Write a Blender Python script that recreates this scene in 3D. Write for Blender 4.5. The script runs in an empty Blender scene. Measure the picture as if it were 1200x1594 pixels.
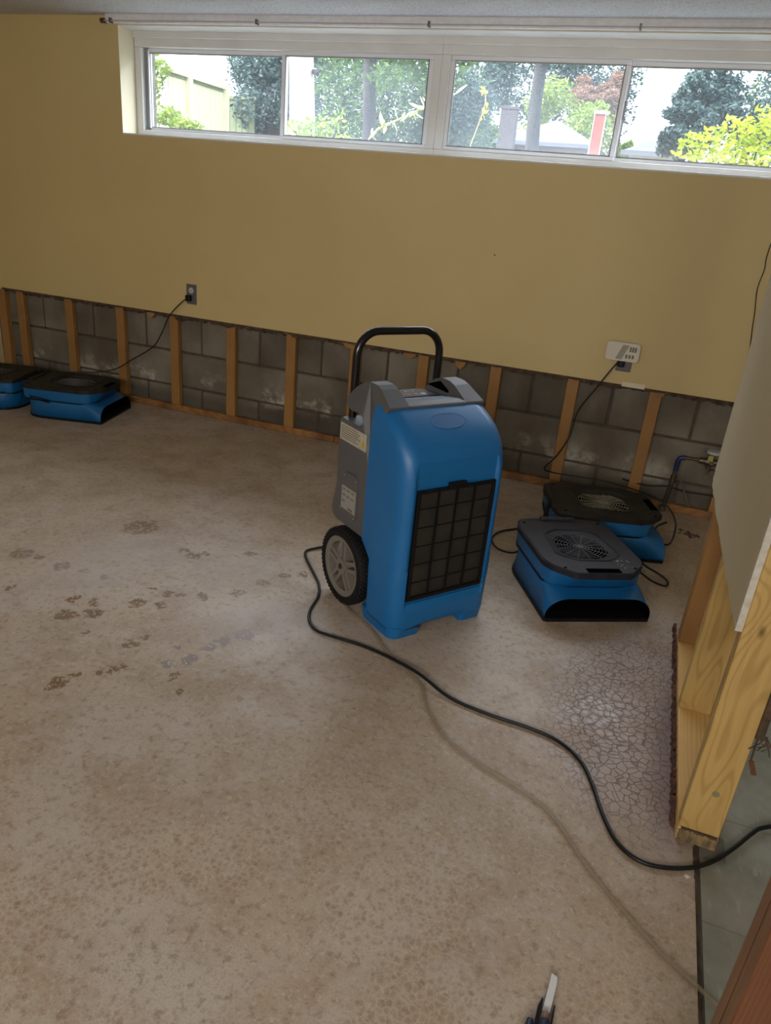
import bpy, math, random
from mathutils import Vector, Matrix
random.seed(7)
SC = bpy.context.scene
COL = SC.collection
PI = math.pi

# ------------------------------------------------------------ camera
cam_data = bpy.data.cameras.new('camera')
cam = bpy.data.objects.new('camera', cam_data)
COL.objects.link(cam)
cam_data.sensor_fit = 'VERTICAL'
cam_data.sensor_height = 24.0
cam_data.lens = 1115.63 / 1594 * 24.0
cam_data.clip_start = 0.05
cam_data.clip_end = 400
cam.matrix_world = Matrix((
    (0.9301648, -0.2144749, 0.2979831, 4.00082),
    (0.3566525, 0.3352291, -0.8720209, -3.77556),
    (0.0871339, 0.9173996, 0.3883114, 1.31618),
    (0, 0, 0, 1)))
SC.camera = cam

# ------------------------------------------------------------ world, sun, added area lights, exposure
SC.view_settings.view_transform = 'Standard'
SC.view_settings.look = 'None'
SC.view_settings.gamma = 1.0
SC.view_settings.use_curve_mapping = False
SC.view_settings.exposure = 0.0
w = bpy.data.worlds.new('world')
SC.world = w
w.use_nodes = True
bg = w.node_tree.nodes['Background']
bg.inputs[0].default_value = (0.80, 0.90, 1.0, 1)
bg.inputs[1].default_value = 4.2

sun_d = bpy.data.lights.new('sun', 'SUN')
sun_d.energy = 9.0
sun_d.angle = 0.02
sun_d.color = (1.0, 0.93, 0.8)
sun = bpy.data.objects.new('sun', sun_d)
COL.objects.link(sun)
sun.rotation_euler = Vector((0.80, 0.42, -0.72)).to_track_quat('-Z', 'Y').to_euler()

def area(name, loc, direction, sx, sy, power, col):
    d = bpy.data.lights.new(name, 'AREA')
    d.shape = 'RECTANGLE'
    d.size, d.size_y = sx, sy
    d.energy = power
    d.color = col
    o = bpy.data.objects.new(name, d)
    COL.objects.link(o)
    o.location = loc
    o.rotation_euler = Vector(direction).to_track_quat('-Z', 'Y').to_euler()
    return o
# added fill lamp behind the camera; the wall there has no window
area('rear_fill_lamp', (3.9, -6.1, 1.75), (-.05, 1, -0.25), 3.0, 0.6, 104, (1.0, 0.94, 0.87))
# added lamp above the garden, boosting the skylight through the long window strip
area('sky_fill_lamp', (2.75, 1.0, 2.95), (0, -0.80, -0.85), 4.2, 0.9, 290, (0.80, 0.88, 1.0))

# ------------------------------------------------------------ mesh helpers
class MB:
    def __init__(s):
        s.v = []; s.f = []; s.sm = []; s.mi = []
    def add(s, vs, fs, smooth=False, mi=0):
        b = len(s.v)
        s.v += [tuple(p) for p in vs]
        for f in fs:
            s.f.append(tuple(b + i for i in f)); s.sm.append(smooth); s.mi.append(mi)
        return s
    def box(s, x0, x1, y0, y1, z0, z1, mi=0):
        vs = [(x, y, z) for z in (z0, z1) for y in (y0, y1) for x in (x0, x1)]
        return s.add(vs, [(0, 2, 3, 1), (4, 5, 7, 6), (0, 1, 5, 4), (2, 6, 7, 3), (0, 4, 6, 2), (1, 3, 7, 5)], False, mi)
    def loft(s, rings, cap0=True, cap1=True, smooth=True, mi=0, closed=True):
        n = len(rings[0]); vs = [p for r in rings for p in r]; fs = []
        for k in range(len(rings) - 1):
            for i in range(n if closed else n - 1):
                j = (i + 1) % n
                fs.append((k * n + i, k * n + j, (k + 1) * n + j, (k + 1) * n + i))
        s.add(vs, fs, smooth, mi)
        if cap0: s.add(rings[0], [tuple(range(n))[::-1]], False, mi)
        if cap1: s.add(rings[-1], [tuple(range(n))], False, mi)
        return s
    def prism(s, poly, axis, a, b, mi=0, smooth=False):
        def p3(u, v, t):
            return (t, u, v) if axis == 'x' else (u, t, v) if axis == 'y' else (u, v, t)
        return s.loft([[p3(u, v, a) for u, v in poly], [p3(u, v, b) for u, v in poly]], smooth=smooth, mi=mi)
    def tube(s, pts, r, seg=8, mi=0, caps=True, rr=None):
        pts = [Vector(p) for p in pts]; rings = []; up = None
        for i, p in enumerate(pts):
            a = pts[max(0, i - 1)]; c = pts[min(len(pts) - 1, i + 1)]
            t = (c - a).normalized()
            if up is None:
                up = Vector((0, 0, 1)) if abs(t.z) < .9 else Vector((1, 0, 0))
            u = (up - t * up.dot(t)).normalized(); up = u; w_ = t.cross(u)
            rad = rr[i] if rr else r
            rings.append([p + (u * math.cos(2 * PI * k / seg) + w_ * math.sin(2 * PI * k / seg)) * rad for k in range(seg)])
        return s.loft(rings, caps, caps, True, mi)
    def cyl(s, c, axis, r, h, seg=24, mi=0, r2=None, smooth=True):
        c = Vector(c); ax = {'x': (1, 0, 0), 'y': (0, 1, 0), 'z': (0, 0, 1)}[axis] if isinstance(axis, str) else axis
        ax = Vector(ax).normalized()
        u = ax.orthogonal().normalized(); v = ax.cross(u); r2 = r if r2 is None else r2
        ra = [c + (u * math.cos(2 * PI * k / seg) + v * math.sin(2 * PI * k / seg)) * r for k in range(seg)]
        rb = [c + ax * h + (u * math.cos(2 * PI * k / seg) + v * math.sin(2 * PI * k / seg)) * r2 for k in range(seg)]
        return s.loft([ra, rb], smooth=smooth, mi=mi)
    def ring(s, c, axis, r, tr, seg=32, ts=6, mi=0):
        c = Vector(c); ax = Vector({'x': (1, 0, 0), 'y': (0, 1, 0), 'z': (0, 0, 1)}[axis])
        u = ax.orthogonal().normalized(); v = ax.cross(u); vs = []; fs = []
        for i in range(seg):
            d = u * math.cos(2 * PI * i / seg) + v * math.sin(2 * PI * i / seg)
            for k in range(ts):
                a = 2 * PI * k / ts
                vs.append(c + d * (r + tr * math.cos(a)) + ax * tr * math.sin(a))
        for i in range(seg):
            for k in range(ts):
                fs.append((i * ts + k, ((i + 1) % seg) * ts + k, ((i + 1) % seg) * ts + (k + 1) % ts, i * ts + (k + 1) % ts))
        return s.add(vs, fs, True, mi)
    def mesh(s, name, mats):
        me = bpy.data.meshes.new(name)
        me.from_pydata(s.v, [], s.f)
        for m in (mats if isinstance(mats, (list, tuple)) else [mats]):
            me.materials.append(m)
        me.polygons.foreach_set('use_smooth', s.sm)
        me.polygons.foreach_set('material_index', s.mi)
        me.update()
        return me
    def build(s, name, mats, parent=None, bevel=0, seg=2, weld=False, fix=True, angle=35):
        me = s.mesh(name, mats)
        if fix:
            import bmesh
            bm = bmesh.new(); bm.from_mesh(me)
            if weld: bmesh.ops.remove_doubles(bm, verts=bm.verts, dist=1e-5)
            bmesh.ops.recalc_face_normals(bm, faces=bm.faces)
            bm.to_mesh(me); bm.free()
        o = bpy.data.objects.new(name, me)
        COL.objects.link(o)
        if parent: o.parent = parent
        if bevel:
            b = o.modifiers.new('bevel', 'BEVEL')
            b.width = bevel; b.segments = seg; b.limit_method = 'ANGLE'; b.angle_limit = math.radians(angle)
            b.harden_normals = False
        return o

def empty(name, loc=(0, 0, 0), rz=0):
    o = bpy.data.objects.new(name, None)
    COL.objects.link(o); o.location = loc; o.rotation_euler = (0, 0, rz)
    o.empty_display_size = .1
    return o
def tag(o, label=None, cat=None, group=None, kind=None):
    if label: o['label'] = label
    if cat: o['category'] = cat
    if group: o['group'] = group
    if kind: o['kind'] = kind
    return o
def copy_tree(o, parent=None):
    c = o.copy(); COL.objects.link(c); c.parent = parent
    for ch in [x for x in bpy.data.objects if x.parent == o]:
        copy_tree(ch, c)
    return c
def rrect(x0, x1, y0, y1, r, n=6):
    """rounded rectangle outline; r = one radius or four (x1y1, x0y1, x0y0, x1y0)"""
    if not isinstance(r, (list, tuple)): r = [r] * 4
    out = []
    for (cx, cy, a0), q in zip(((x1, y1, 0), (x0, y1, 90), (x0, y0, 180), (x1, y0, 270)), r):
        sx = 1 if cx == x1 else -1; sy = 1 if cy == y1 else -1
        for k in range(n + 1):
            a = math.radians(a0 + 90 * k / n)
            out.append((cx - sx * q + q * math.cos(a), cy - sy * q + q * math.sin(a)))
    return out
def smooth_path(pts, sub=6):
    P = [Vector(p) for p in pts]; out = []
    for i in range(len(P) - 1):
        a = P[max(0, i - 1)]; b = P[i]; c = P[i + 1]; d = P[min(len(P) - 1, i + 2)]
        for k in range(sub):
            t = k / sub
            out.append(0.5 * ((2 * b) + (c - a) * t + (2 * a - 5 * b + 4 * c - d) * t * t + (3 * b - a - 3 * c + d) * t ** 3))
    out.append(P[-1]); return out

# ------------------------------------------------------------ material helpers
def mat(name, col, rough=.6, metal=0, spec=None):
    m = bpy.data.materials.new(name); m.use_nodes = True
    p = m.node_tree.nodes['Principled BSDF']
    p.inputs['Base Color'].default_value = (*col, 1)
    p.inputs['Roughness'].default_value = rough
    p.inputs['Metallic'].default_value = metal
    if spec is not None: p.inputs['Specular IOR Level'].default_value = spec
    return m
class NT:
    def __init__(s, m):
        s.m = m; s.t = m.node_tree; s.p = s.t.nodes['Principled BSDF']
        s.tc = s.t.nodes.new('ShaderNodeTexCoord')
    def n(s, typ, **kw):
        x = s.t.nodes.new('ShaderNode' + typ)
        for k, v in kw.items(): setattr(x, k, v)
        return x
    def l(s, a, b): s.t.links.new(a, b)
    def mapping(s, src='Object', scale=(1, 1, 1), rot=(0, 0, 0)):
        g = s.n('Mapping'); g.inputs['Scale'].default_value = scale; g.inputs['Rotation'].default_value = rot
        s.l(s.tc.outputs[src], g.inputs['Vector']); return g.outputs['Vector']
    def noise(s, scale, detail=4, rough=.55, vec=None, dist=0):
        x = s.n('TexNoise'); x.inputs['Scale'].default_value = scale; x.inputs['Detail'].default_value = detail
        x.inputs['Roughness'].default_value = rough; x.inputs['Distortion'].default_value = dist
        s.l(vec if vec is not None else s.tc.outputs['Object'], x.inputs['Vector']); return x.outputs['Fac']
    def ramp(s, fac, stops, interp='LINEAR'):
        r = s.n('ValToRGB'); s.l(fac, r.inputs['Fac']); e = r.color_ramp.elements; r.color_ramp.interpolation = interp
        while len(e) < len(stops): e.new(.5)
        for k, (p, c) in enumerate(stops):
            e[k].position = p; e[k].color = (*c, 1) if len(c) == 3 else c
        return r.outputs['Color']
    def mr(s, v, a, b, c=0, d=1, smooth=True):
        x = s.n('MapRange'); x.interpolation_type = 'SMOOTHSTEP' if smooth else 'LINEAR'
        s.l(v, x.inputs['Value'])
        for k, q in zip(('From Min', 'From Max', 'To Min', 'To Max'), (a, b, c, d)): x.inputs[k].default_value = q
        return x.outputs['Result']
    def mix(s, fac, a, b, mode='MIX'):
        x = s.n('Mix', data_type='RGBA', blend_type=mode)
        for sock, v in ((x.inputs['Factor'], fac), (x.inputs['A'], a), (x.inputs['B'], b)):
            if hasattr(v, 'is_output') or hasattr(v, 'links'): s.l(v, sock)
            elif isinstance(v, (int, float)): sock.default_value = v
            else: sock.default_value = (*v, 1)
        return x.outputs['Result']
    def math(s, op, a, b=None, clamp=False):
        x = s.n('Math', operation=op); x.use_clamp = clamp
        for i, v in enumerate((a, b)):
            if v is None: continue
            if isinstance(v, (int, float)): x.inputs[i].default_value = v
            else: s.l(v, x.inputs[i])
        return x.outputs[0]
    def bump(s, h, strength=.3, dist=.01):
        b = s.n('Bump'); b.inputs['Strength'].default_value = strength; b.inputs['Distance'].default_value = dist
        s.l(h, b.inputs['Height']); s.l(b.outputs['Normal'], s.p.inputs['Normal'])
    def base(s, c): s.l(c, s.p.inputs['Base Color'])

def noisy(name, c1, c2, scale=8, rough=.7, bump=0, bs=60, detail=5, lo=.35, hi=.65, vecscale=(1, 1, 1), bd=.004, src='Object'):
    m = mat(name, c1, rough); t = NT(m)
    v = t.mapping(src, vecscale)
    t.base(t.ramp(t.noise(scale, detail, vec=v), [(lo, c1), (hi, c2)]))
    if bump: t.bump(t.noise(bs, 4, vec=v), bump, bd)
    return m

WALL = noisy('yellow_wall_paint', (.54, .425, .20), (.575, .455, .22), 1.2, .62, .08, 90)
CREAM = noisy('cream_wall_paint', (.66, .60, .43), (.70, .63, .46), 2, .6, .08, 90)
PARTW = noisy('beige_wall_paint', (.52, .44, .285), (.56, .475, .305), 3, .6, .08, 90)
WHITE = noisy('white_window_paint', (.62, .62, .60), (.68, .68, .66), 6, .5)
WHITE2 = mat('white_vinyl', (.72, .74, .78), .35)
SCREEN = mat('grey_track', (.22, .23, .25), .5)
CEIL = mat('ceiling_texture', (.72, .72, .74), .85)
t = NT(CEIL)
n1 = t.noise(70, 6, .7); n2 = t.noise(160, 3)
t.base(t.ramp(t.noise(110, 4, .7), [(.30, (.40, .38, .36)), (.42, (.76, .78, .84)), (.6, (.82, .84, .90))]))  # bluish tint puts the cool window light into the ceiling colour
t.bump(n1, .9, .02)
def wood(name, c1, c2, c3, grain=(14, 14, 1.2), knots=True, src='Object', rough=.65):
    m = mat(name, c1, rough); t = NT(m)
    v = t.mapping(src, grain)
    wv = t.n('TexWave', wave_type='BANDS', bands_direction='X')
    wv.inputs['Scale'].default_value = 1.6; wv.inputs['Distortion'].default_value = 9; wv.inputs['Detail'].default_value = 2
    wv.inputs['Detail Scale'].default_value = .7
    t.l(v, wv.inputs['Vector'])
    c = t.ramp(wv.outputs['Fac'], [(0, c1), (.55, c2), (1, c1)])
    big = t.noise(5, 3, vec=t.mapping(src, (1, 1, .4)))
    c = t.mix(t.mr(big, .35, .7), c, c3)
    if knots:
        vo = t.n('TexVoronoi'); vo.inputs['Scale'].default_value = 5.5
        t.l(t.mapping(src, (1.6, 1.6, .8)), vo.inputs['Vector'])
        c = t.mix(t.mr(vo.outputs['Distance'], .05, .12, 1, 0), c, (.10, .05, .02))
    t.base(c); t.bump(t.noise(30, 4, vec=v), .15, .003)
    return m
def swirl(name, c1, c2):
    m = mat(name, c1, .6); t = NT(m)
    nz = t.noise(3.2, 1.5, .4, vec=t.mapping('Object', (2.6, 1.0, .75)), dist=.3)
    b = t.math('SINE', t.math('MULTIPLY', nz, 95))
    c = t.ramp(t.mr(b, -1, 1, smooth=False), [(0, c2), (.45, c1), (1, c1)])
    c = t.mix(.35, c, t.ramp(t.noise(60, 3, vec=t.mapping('Object', (1, 1, .04))), [(.4, c2), (.6, c1)]))
    vo = t.n('TexVoronoi'); vo.inputs['Scale'].default_value = 4.2
    t.l(t.mapping('Object', (2.2, 2.2, 1)), vo.inputs['Vector'])
    c = t.mix(t.mr(vo.outputs['Distance'], .03, .11, 1, 0), c, (.09, .045, .015))
    c = t.mix(t.math('MULTIPLY', t.mr(t.noise(2.2, 3), .45, .7), .4), c, (.30, .18, .055))
    t.base(c); return m
STUD = wood('aged_pine', (.36, .19, .058), (.29, .145, .04), (.22, .105, .032))
POST = swirl('yellow_pine', (.50, .335, .115), (.37, .225, .065))
PLATE = wood('pine_plate', (.33, .16, .05), (.24, .11, .032), (.13, .06, .02), grain=(1.2, 14, 14))
PPLATE = wood('fresh_pine_plate', (.66, .42, .15), (.55, .33, .10), (.60, .36, .12), grain=(10, 1.2, 10))
BROWN = wood('reddish_brown_stud', (.13, .05, .018), (.10, .036, .012), (.085, .03, .010), knots=False)
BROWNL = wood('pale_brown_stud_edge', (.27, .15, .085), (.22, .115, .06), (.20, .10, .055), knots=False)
DARKRAG = noisy('torn_dark_paper', (.035, .024, .016), (.10, .06, .035), 30, .9, .4, 80)
REDRAG = noisy('dark_red_adhesive', (.05, .018, .015), (.12, .05, .035), 40, .85, .6, 90)
PAPER = noisy('torn_gypsum_edge', (.58, .55, .49), (.46, .42, .35), 60, .9, .4, 120)

def block_mat(name):
    m = mat(name, (.2, .18, .15), .9); t = NT(m)
    c = t.ramp(t.noise(3.2, 5), [(.30, (.105, .09, .068)), (.5, (.165, .147, .115)), (.7, (.235, .213, .175))])
    st = t.mr(t.noise(2.0, 4, vec=t.mapping('Object', (1.2, 1, .35))), .52, .66)
    c = t.mix(t.math('MULTIPLY', st, .55), c, (.075, .058, .04))
    sep = t.n('SeparateXYZ'); t.l(t.tc.outputs['Object'], sep.inputs[0])
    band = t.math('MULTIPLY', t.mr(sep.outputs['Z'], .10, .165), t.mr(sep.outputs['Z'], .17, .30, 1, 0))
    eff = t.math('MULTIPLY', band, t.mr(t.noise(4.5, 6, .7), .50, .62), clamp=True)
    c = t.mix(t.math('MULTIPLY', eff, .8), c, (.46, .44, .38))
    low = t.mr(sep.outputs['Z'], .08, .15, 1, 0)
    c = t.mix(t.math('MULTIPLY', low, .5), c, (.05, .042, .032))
    oi = t.n('ObjectInfo'); c = t.mix(1.0, c, t.ramp(oi.outputs['Random'], [(0, (.72, .70, .68)), (1, (1.12, 1.12, 1.12))]), 'MULTIPLY')
    t.base(c); t.bump(t.noise(120, 5, .7), .5, .006)
    return m
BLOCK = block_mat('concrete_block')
MORTAR = noisy('dark_mortar', (.06, .05, .038), (.10, .085, .065), 20, .95, .5, 80)

BLUE = noisy('blue_plastic', (.004, .115, .33), (.006, .128, .36), 6, .42, .12, 500, bd=.001)
BLUED = mat('blue_plastic_emblem', (.012, .105, .31), .4)
BLUE2 = noisy('mover_blue_plastic', (.004, .100, .28), (.006, .118, .32), 8, .45)
GREY = noisy('grey_plastic', (.078, .078, .083), (.090, .090, .095), 6, .5, .12, 500, bd=.001)
GREYL = mat('light_grey_plastic', (.22, .22, .23), .5)
RIM = mat('wheel_rim_plastic', (.16, .145, .125), .5)
BLACK = mat('black_plastic', (.005, .005, .006), .5, spec=.25)
BLACKM = noisy('dusty_black_plastic', (.006, .006, .007), (.016, .016, .018), 12, .5, .1, 200)
LIDC = noisy('charcoal_lid', (.013, .014, .021), (.021, .022, .031), 14, .5, .1, 200)
LIDD = noisy('dusty_lid', (.009, .0085, .008), (.022, .020, .017), 14, .6, .1, 200)
VOID = mat('dark_interior', (.002, .002, .002), 1.0, spec=0.0)
RUBBER = mat('tyre_rubber', (.005, .005, .006), .7, spec=.25)
HANDLE = mat('black_gloss_tube', (.006, .006, .007), .22)
CORD = mat('black_cord', (.005, .006, .007), .4, spec=.35)
STICK = noisy('cream_sticker', (.42, .39, .32), (.36, .34, .28), 40, .5)
STICKT = mat('sticker_print', (.14, .13, .11), .6)
YEL = mat('warning_yellow', (.55, .36, .03), .5)
PANEL = mat('control_panel_blue', (.030, .045, .075), .3)
PDOT = mat('panel_button_pale', (.34, .33, .36), .4)
PDOTR = mat('panel_button_red', (.36, .10, .12), .4)
WIRE = mat('grille_wire', (.075, .080, .10), .4)
WIREDUST = mat('dusty_grille_wire', (.20, .18, .13), .7)
OUTGREY = mat('outlet_grey', (.10, .095, .11), .45)
OUTWH = mat('outlet_white', (.50, .49, .45), .45)
DEVW = mat('white_device_plastic', (.62, .57, .49), .45)
DEVG = mat('device_print_grey', (.30, .28, .23), .5)
DEVM = mat('device_marks', (.14, .14, .12), .5)
COPPER = mat('copper_pipe', (.10, .05, .03), .4, .6)
BRASS = mat('brass_fitting', (.13, .10, .07), .4, .8)
PIPEB = mat('blue_pipe', (.012, .022, .10), .4)
PIPED = mat('dark_pipe', (.03, .025, .02), .6)
GAUGE = mat('white_gauge', (.45, .46, .46), .3)
GAUGEY = mat('yellow_tag', (.35, .33, .06), .5)

for m_ in (LIDC, LIDD): m_.node_tree.nodes['Principled BSDF'].inputs['Specular IOR Level'].default_value = .28
# mesh / perforated filter behind the intake bars
FILTER = mat('perforated_filter', (.02, .018, .015), .6)
t = NT(FILTER)
vo = t.n('TexVoronoi', feature='F1'); vo.inputs['Scale'].default_value = 140; vo.inputs['Randomness'].default_value = .08
t.l(t.mapping('Object', (1, 1, .85)), vo.inputs['Vector'])
c = t.ramp(vo.outputs['Distance'], [(.24, (.30, .245, .165)), (.42, (.014, .012, .010))])
c = t.mix(t.math('MULTIPLY', t.mr(t.noise(9, 3), .4, .65), .7), c, (.03, .026, .02)); t.base(c)

# clear vinyl hose
HOSE = mat('clear_hose', (.30, .235, .155), .25)
t = NT(HOSE); tr = t.n('BsdfTransparent'); mx = t.n('MixShader'); mx.inputs[0].default_value = .38
out = [x for x in t.t.nodes if x.type == 'OUTPUT_MATERIAL'][0]
t.l(tr.outputs[0], mx.inputs[1]); t.l(t.p.outputs[0], mx.inputs[2]); t.l(mx.outputs[0], out.inputs[0])

def glass_mat(name, haze):
    m = bpy.data.materials.new(name); m.use_nodes = True; nt = m.node_tree; nt.nodes.clear()
    o = nt.nodes.new('ShaderNodeOutputMaterial'); a = nt.nodes.new('ShaderNodeBsdfTransparent')
    g = nt.nodes.new('ShaderNodeBsdfGlossy'); g.inputs['Roughness'].default_value = .02
    d = nt.nodes.new('ShaderNodeBsdfTranslucent'); d.inputs[0].default_value = (.85, .92, 1, 1)
    m1 = nt.nodes.new('ShaderNodeMixShader'); m1.inputs[0].default_value = .05
    m2 = nt.nodes.new('ShaderNodeMixShader'); m2.inputs[0].default_value = haze
    nt.links.new(a.outputs[0], m1.inputs[1]); nt.links.new(g.outputs[0], m1.inputs[2])
    nt.links.new(m1.outputs[0], m2.inputs[1]); nt.links.new(d.outputs[0], m2.inputs[2])
    nt.links.new(m2.outputs[0], o.inputs[0]); return m
GLASS = glass_mat('window_glass', .012)
GLASSH = glass_mat('hazy_window_glass', .035)

# ---- floor: worn slab with adhesive residue
FLOOR = mat('residue_concrete', (.4, .33, .25), .5); t = NT(FLOOR)
big = t.noise(1.1, 4, .6); mid = t.noise(5, 5, .65); fine = t.noise(45, 5, .7)
c = t.ramp(big, [(.35, (.375, .285, .190)), (.5, (.425, .340, .255)), (.65, (.455, .395, .34))])
c = t.mix(t.math('MULTIPLY', t.mr(mid, .42, .64), .65), c, (.32, .23, .15))
c = t.mix(t.math('MULTIPLY', t.mr(fine, .50, .66), .60), c, (.19, .13, .08))
c = t.mix(t.math('MULTIPLY', t.mr(t.noise(70, 3), .55, .70), .6), c, (.50, .435, .36))
c = t.mix(t.math('MULTIPLY', t.mr(t.noise(240, 3, .7), .48, .66), .45), c, (.22, .16, .11))
c = t.mix(t.math('MULTIPLY', t.mr(t.noise(13, 5, .7), .50, .66), .40), c, (.44, .385, .345))
P = t.tc.outputs['Object']
wn = t.n('TexNoise'); wn.inputs['Scale'].default_value = 26; wn.inputs['Detail'].default_value = 5; t.l(P, wn.inputs['Vector'])
wv = t.n('VectorMath', operation='MULTIPLY_ADD'); t.l(wn.outputs['Color'], wv.inputs[0])
wv.inputs[1].default_value = (.075, .075, 0); t.l(P, wv.inputs[2])
wv2 = t.n('VectorMath', operation='SUBTRACT'); t.l(wv.outputs[0], wv2.inputs[0]); wv2.inputs[1].default_value = (.0375, .0375, 0)
WP = wv2.outputs[0]
ws = t.n('VectorMath', operation='MULTIPLY_ADD'); t.l(wn.outputs['Color'], ws.inputs[0])
ws.inputs[1].default_value = (.018, .018, 0); t.l(P, ws.inputs[2]); WS = ws.outputs[0]
def dist_to(vec, x, y, sx=1, sy=1):
    a = t.n('VectorMath', operation='SUBTRACT'); t.l(vec, a.inputs[0]); a.inputs[1].default_value = (x, y, 0)
    b = t.n('VectorMath', operation='MULTIPLY'); t.l(a.outputs[0], b.inputs[0]); b.inputs[1].default_value = (1 / sx, 1 / sy, 0)
    l_ = t.n('VectorMath', operation='LENGTH'); t.l(b.outputs[0], l_.inputs[0]); return l_.outputs['Value']
def vedge(vec, scale):
    vo = t.n('TexVoronoi', feature='DISTANCE_TO_EDGE'); vo.inputs['Scale'].default_value = scale
    t.l(vec, vo.inputs['Vector']); return vo.outputs['Distance']
# pale veins over the near floor
near = t.math('MULTIPLY', t.mr(dist_to(P, 3.6, -2.95, 1.3, .85), .3, 1.0, 1, 0), t.mr(t.noise(3.5, 3), .36, .54))
c = t.mix(t.math('MULTIPLY', near, t.math('MULTIPLY', t.mr(vedge(WS, 66), .0, .11, 1, 0), .50)), c, (.47, .41, .33))
cell = t.n('TexVoronoi'); cell.inputs['Scale'].default_value = 66; t.l(WS, cell.inputs['Vector'])
c = t.mix(t.math('MULTIPLY', near, t.mr(cell.outputs['Distance'], .1, .45, .45, 0)), c, (.26, .16, .08))
# brown blotches left by glue
spots = [(2.163, -1.541, 0.064), (1.95, -1.959, 0.037), (2.141, -1.96, 0.028), (2.234, -1.954, 0.018), (2.326, -1.948, 0.02),
 (2.53, -1.933, 0.014), (2.591, -1.931, 0.018), (2.636, -1.931, 0.015), (2.705, -1.894, 0.02), (2.796, -1.813, 0.026),
 (2.837, -1.703, 0.023), (2.546, -2.041, 0.025), (2.613, -2.013, 0.016), (2.344, -2.12, 0.019), (2.416, -2.108, 0.019),
 (2.456, -2.158, 0.028), (2.395, -2.205, 0.03), (2.525, -2.253, 0.015), (2.701, -2.183, 0.018), (2.683, -2.244, 0.022),
 (2.733, -2.354, 0.02), (2.691, -2.402, 0.013), (2.72, -2.385, 0.01), (2.644, -2.443, 0.015), (2.632, -2.495, 0.029),
 (2.9, -2.318, 0.015), (2.954, -2.379, 0.016), (2.494, -1.647, 0.028), (2.527, -1.614, 0.017), (2.44, -1.624, 0.019),
 (2.676, -1.518, 0.021), (2.108, -2.171, 0.015), (2.938, -1.574, 0.022), (2.876, -1.61, 0.016), (2.023, -1.942, 0.019)]
pale = [(2.89, -2.223, 0.024), (2.903, -2.15, 0.018), (2.919, -2.099, 0.021), (2.958, -2.033, 0.031), (2.817, -2.197, 0.013), (2.84, -2.281, 0.011)]
def blobs(lst):
    acc = None
    for x, y, r in lst:
        m_ = t.mr(dist_to(WP, x, y), r * .85, r * 1.3, 1, 0)
        acc = m_ if acc is None else t.math('MAXIMUM', acc, m_)
    return acc
bl = t.math('MULTIPLY', blobs(spots), t.mr(t.noise(60, 4, .7), .40, .50))
c = t.mix(t.math('MULTIPLY', bl, .92), c, (.15, .082, .03))
pb = t.math('MULTIPLY', blobs(pale), .8)
c = t.mix(pb, c, (.20, .16, .15))
c = t.mix(t.math('MULTIPLY', pb, t.mr(cell.outputs['Distance'], .15, .32, 1, 0)), c, (.50, .47, .50))
# crackled dark patch before the stub wall
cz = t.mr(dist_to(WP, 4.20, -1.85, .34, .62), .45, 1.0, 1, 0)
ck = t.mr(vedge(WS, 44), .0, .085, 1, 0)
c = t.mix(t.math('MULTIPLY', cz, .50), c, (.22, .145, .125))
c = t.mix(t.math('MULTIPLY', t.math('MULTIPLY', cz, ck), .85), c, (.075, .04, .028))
pw = t.mr(dist_to(WP, 4.07, -1.90, .15, .20), .2, 1, 1, 0)
cell2 = t.n('TexVoronoi'); cell2.inputs['Scale'].default_value = 44; t.l(WS, cell2.inputs['Vector'])
c = t.mix(t.math('MULTIPLY', pw, t.mr(cell2.outputs['Distance'], .2, .5, .50, 0)), c, (.52, .49, .52))
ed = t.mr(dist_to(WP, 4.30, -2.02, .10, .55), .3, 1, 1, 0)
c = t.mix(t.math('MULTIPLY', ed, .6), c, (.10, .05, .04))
# paler drift through the middle
md = t.math('MULTIPLY', t.mr(dist_to(WP, 2.7, -1.85, 1.3, .50), .2, 1, 1, 0), t.mr(t.noise(2.5, 4), .40, .62))
c = t.mix(t.math('MULTIPLY', md, .55), c, (.43, .385, .36))
t.base(c)
t.l(t.ramp(mid, [(.3, (.36, .36, .36)), (.7, (.62, .62, .62))]), t.p.inputs['Roughness'])
t.bump(t.math('ADD', fine, t.math('MULTIPLY', ck, t.math('MULTIPLY', cz, -1.2))), .25, .004)

TILE = mat('grey_green_tile', (.22, .24, .2), .45); t = NT(TILE)
c = t.ramp(t.noise(5, 6, .65), [(.35, (.185, .185, .145)), (.52, (.245, .245, .20)), (.68, (.30, .305, .265))])
c = t.mix(t.math('MULTIPLY', t.mr(t.noise(26, 4, vec=t.mapping('Object', (2.4, .7, 1), (0, 0, .6))), .58, .7), .45), c, (.36, .37, .33))
t.base(c); t.bump(t.noise(40, 3), .1, .002)

# ------------------------------------------------------------ setting: floor, ceiling, shell
def struct(name): return tag(empty(name), kind='structure')
EDGE = 4.343
f = MB(); f.add([(EDGE, -1.36, 0), (7.2, -1.36, 0), (7.2, .12, 0), (EDGE, .12, 0)], [(0, 1, 2, 3)]); f.add([(-.25, -6.3, 0), (EDGE, -6.3, 0), (EDGE, .12, 0), (-.25, .12, 0)], [(0, 1, 2, 3)])
f.add([(EDGE, -6.3, 0), (EDGE, .12, 0), (EDGE, .12, -.08), (EDGE, -6.3, -.08)], [(0, 1, 2, 3)])
floor = f.build('floor', FLOOR, fix=False); tag(floor, kind='structure')
sub = MB().box(EDGE, 7.2, -6.3, -1.2, -.06, -.0061).build('floor_bed', MORTAR, floor)
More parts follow.
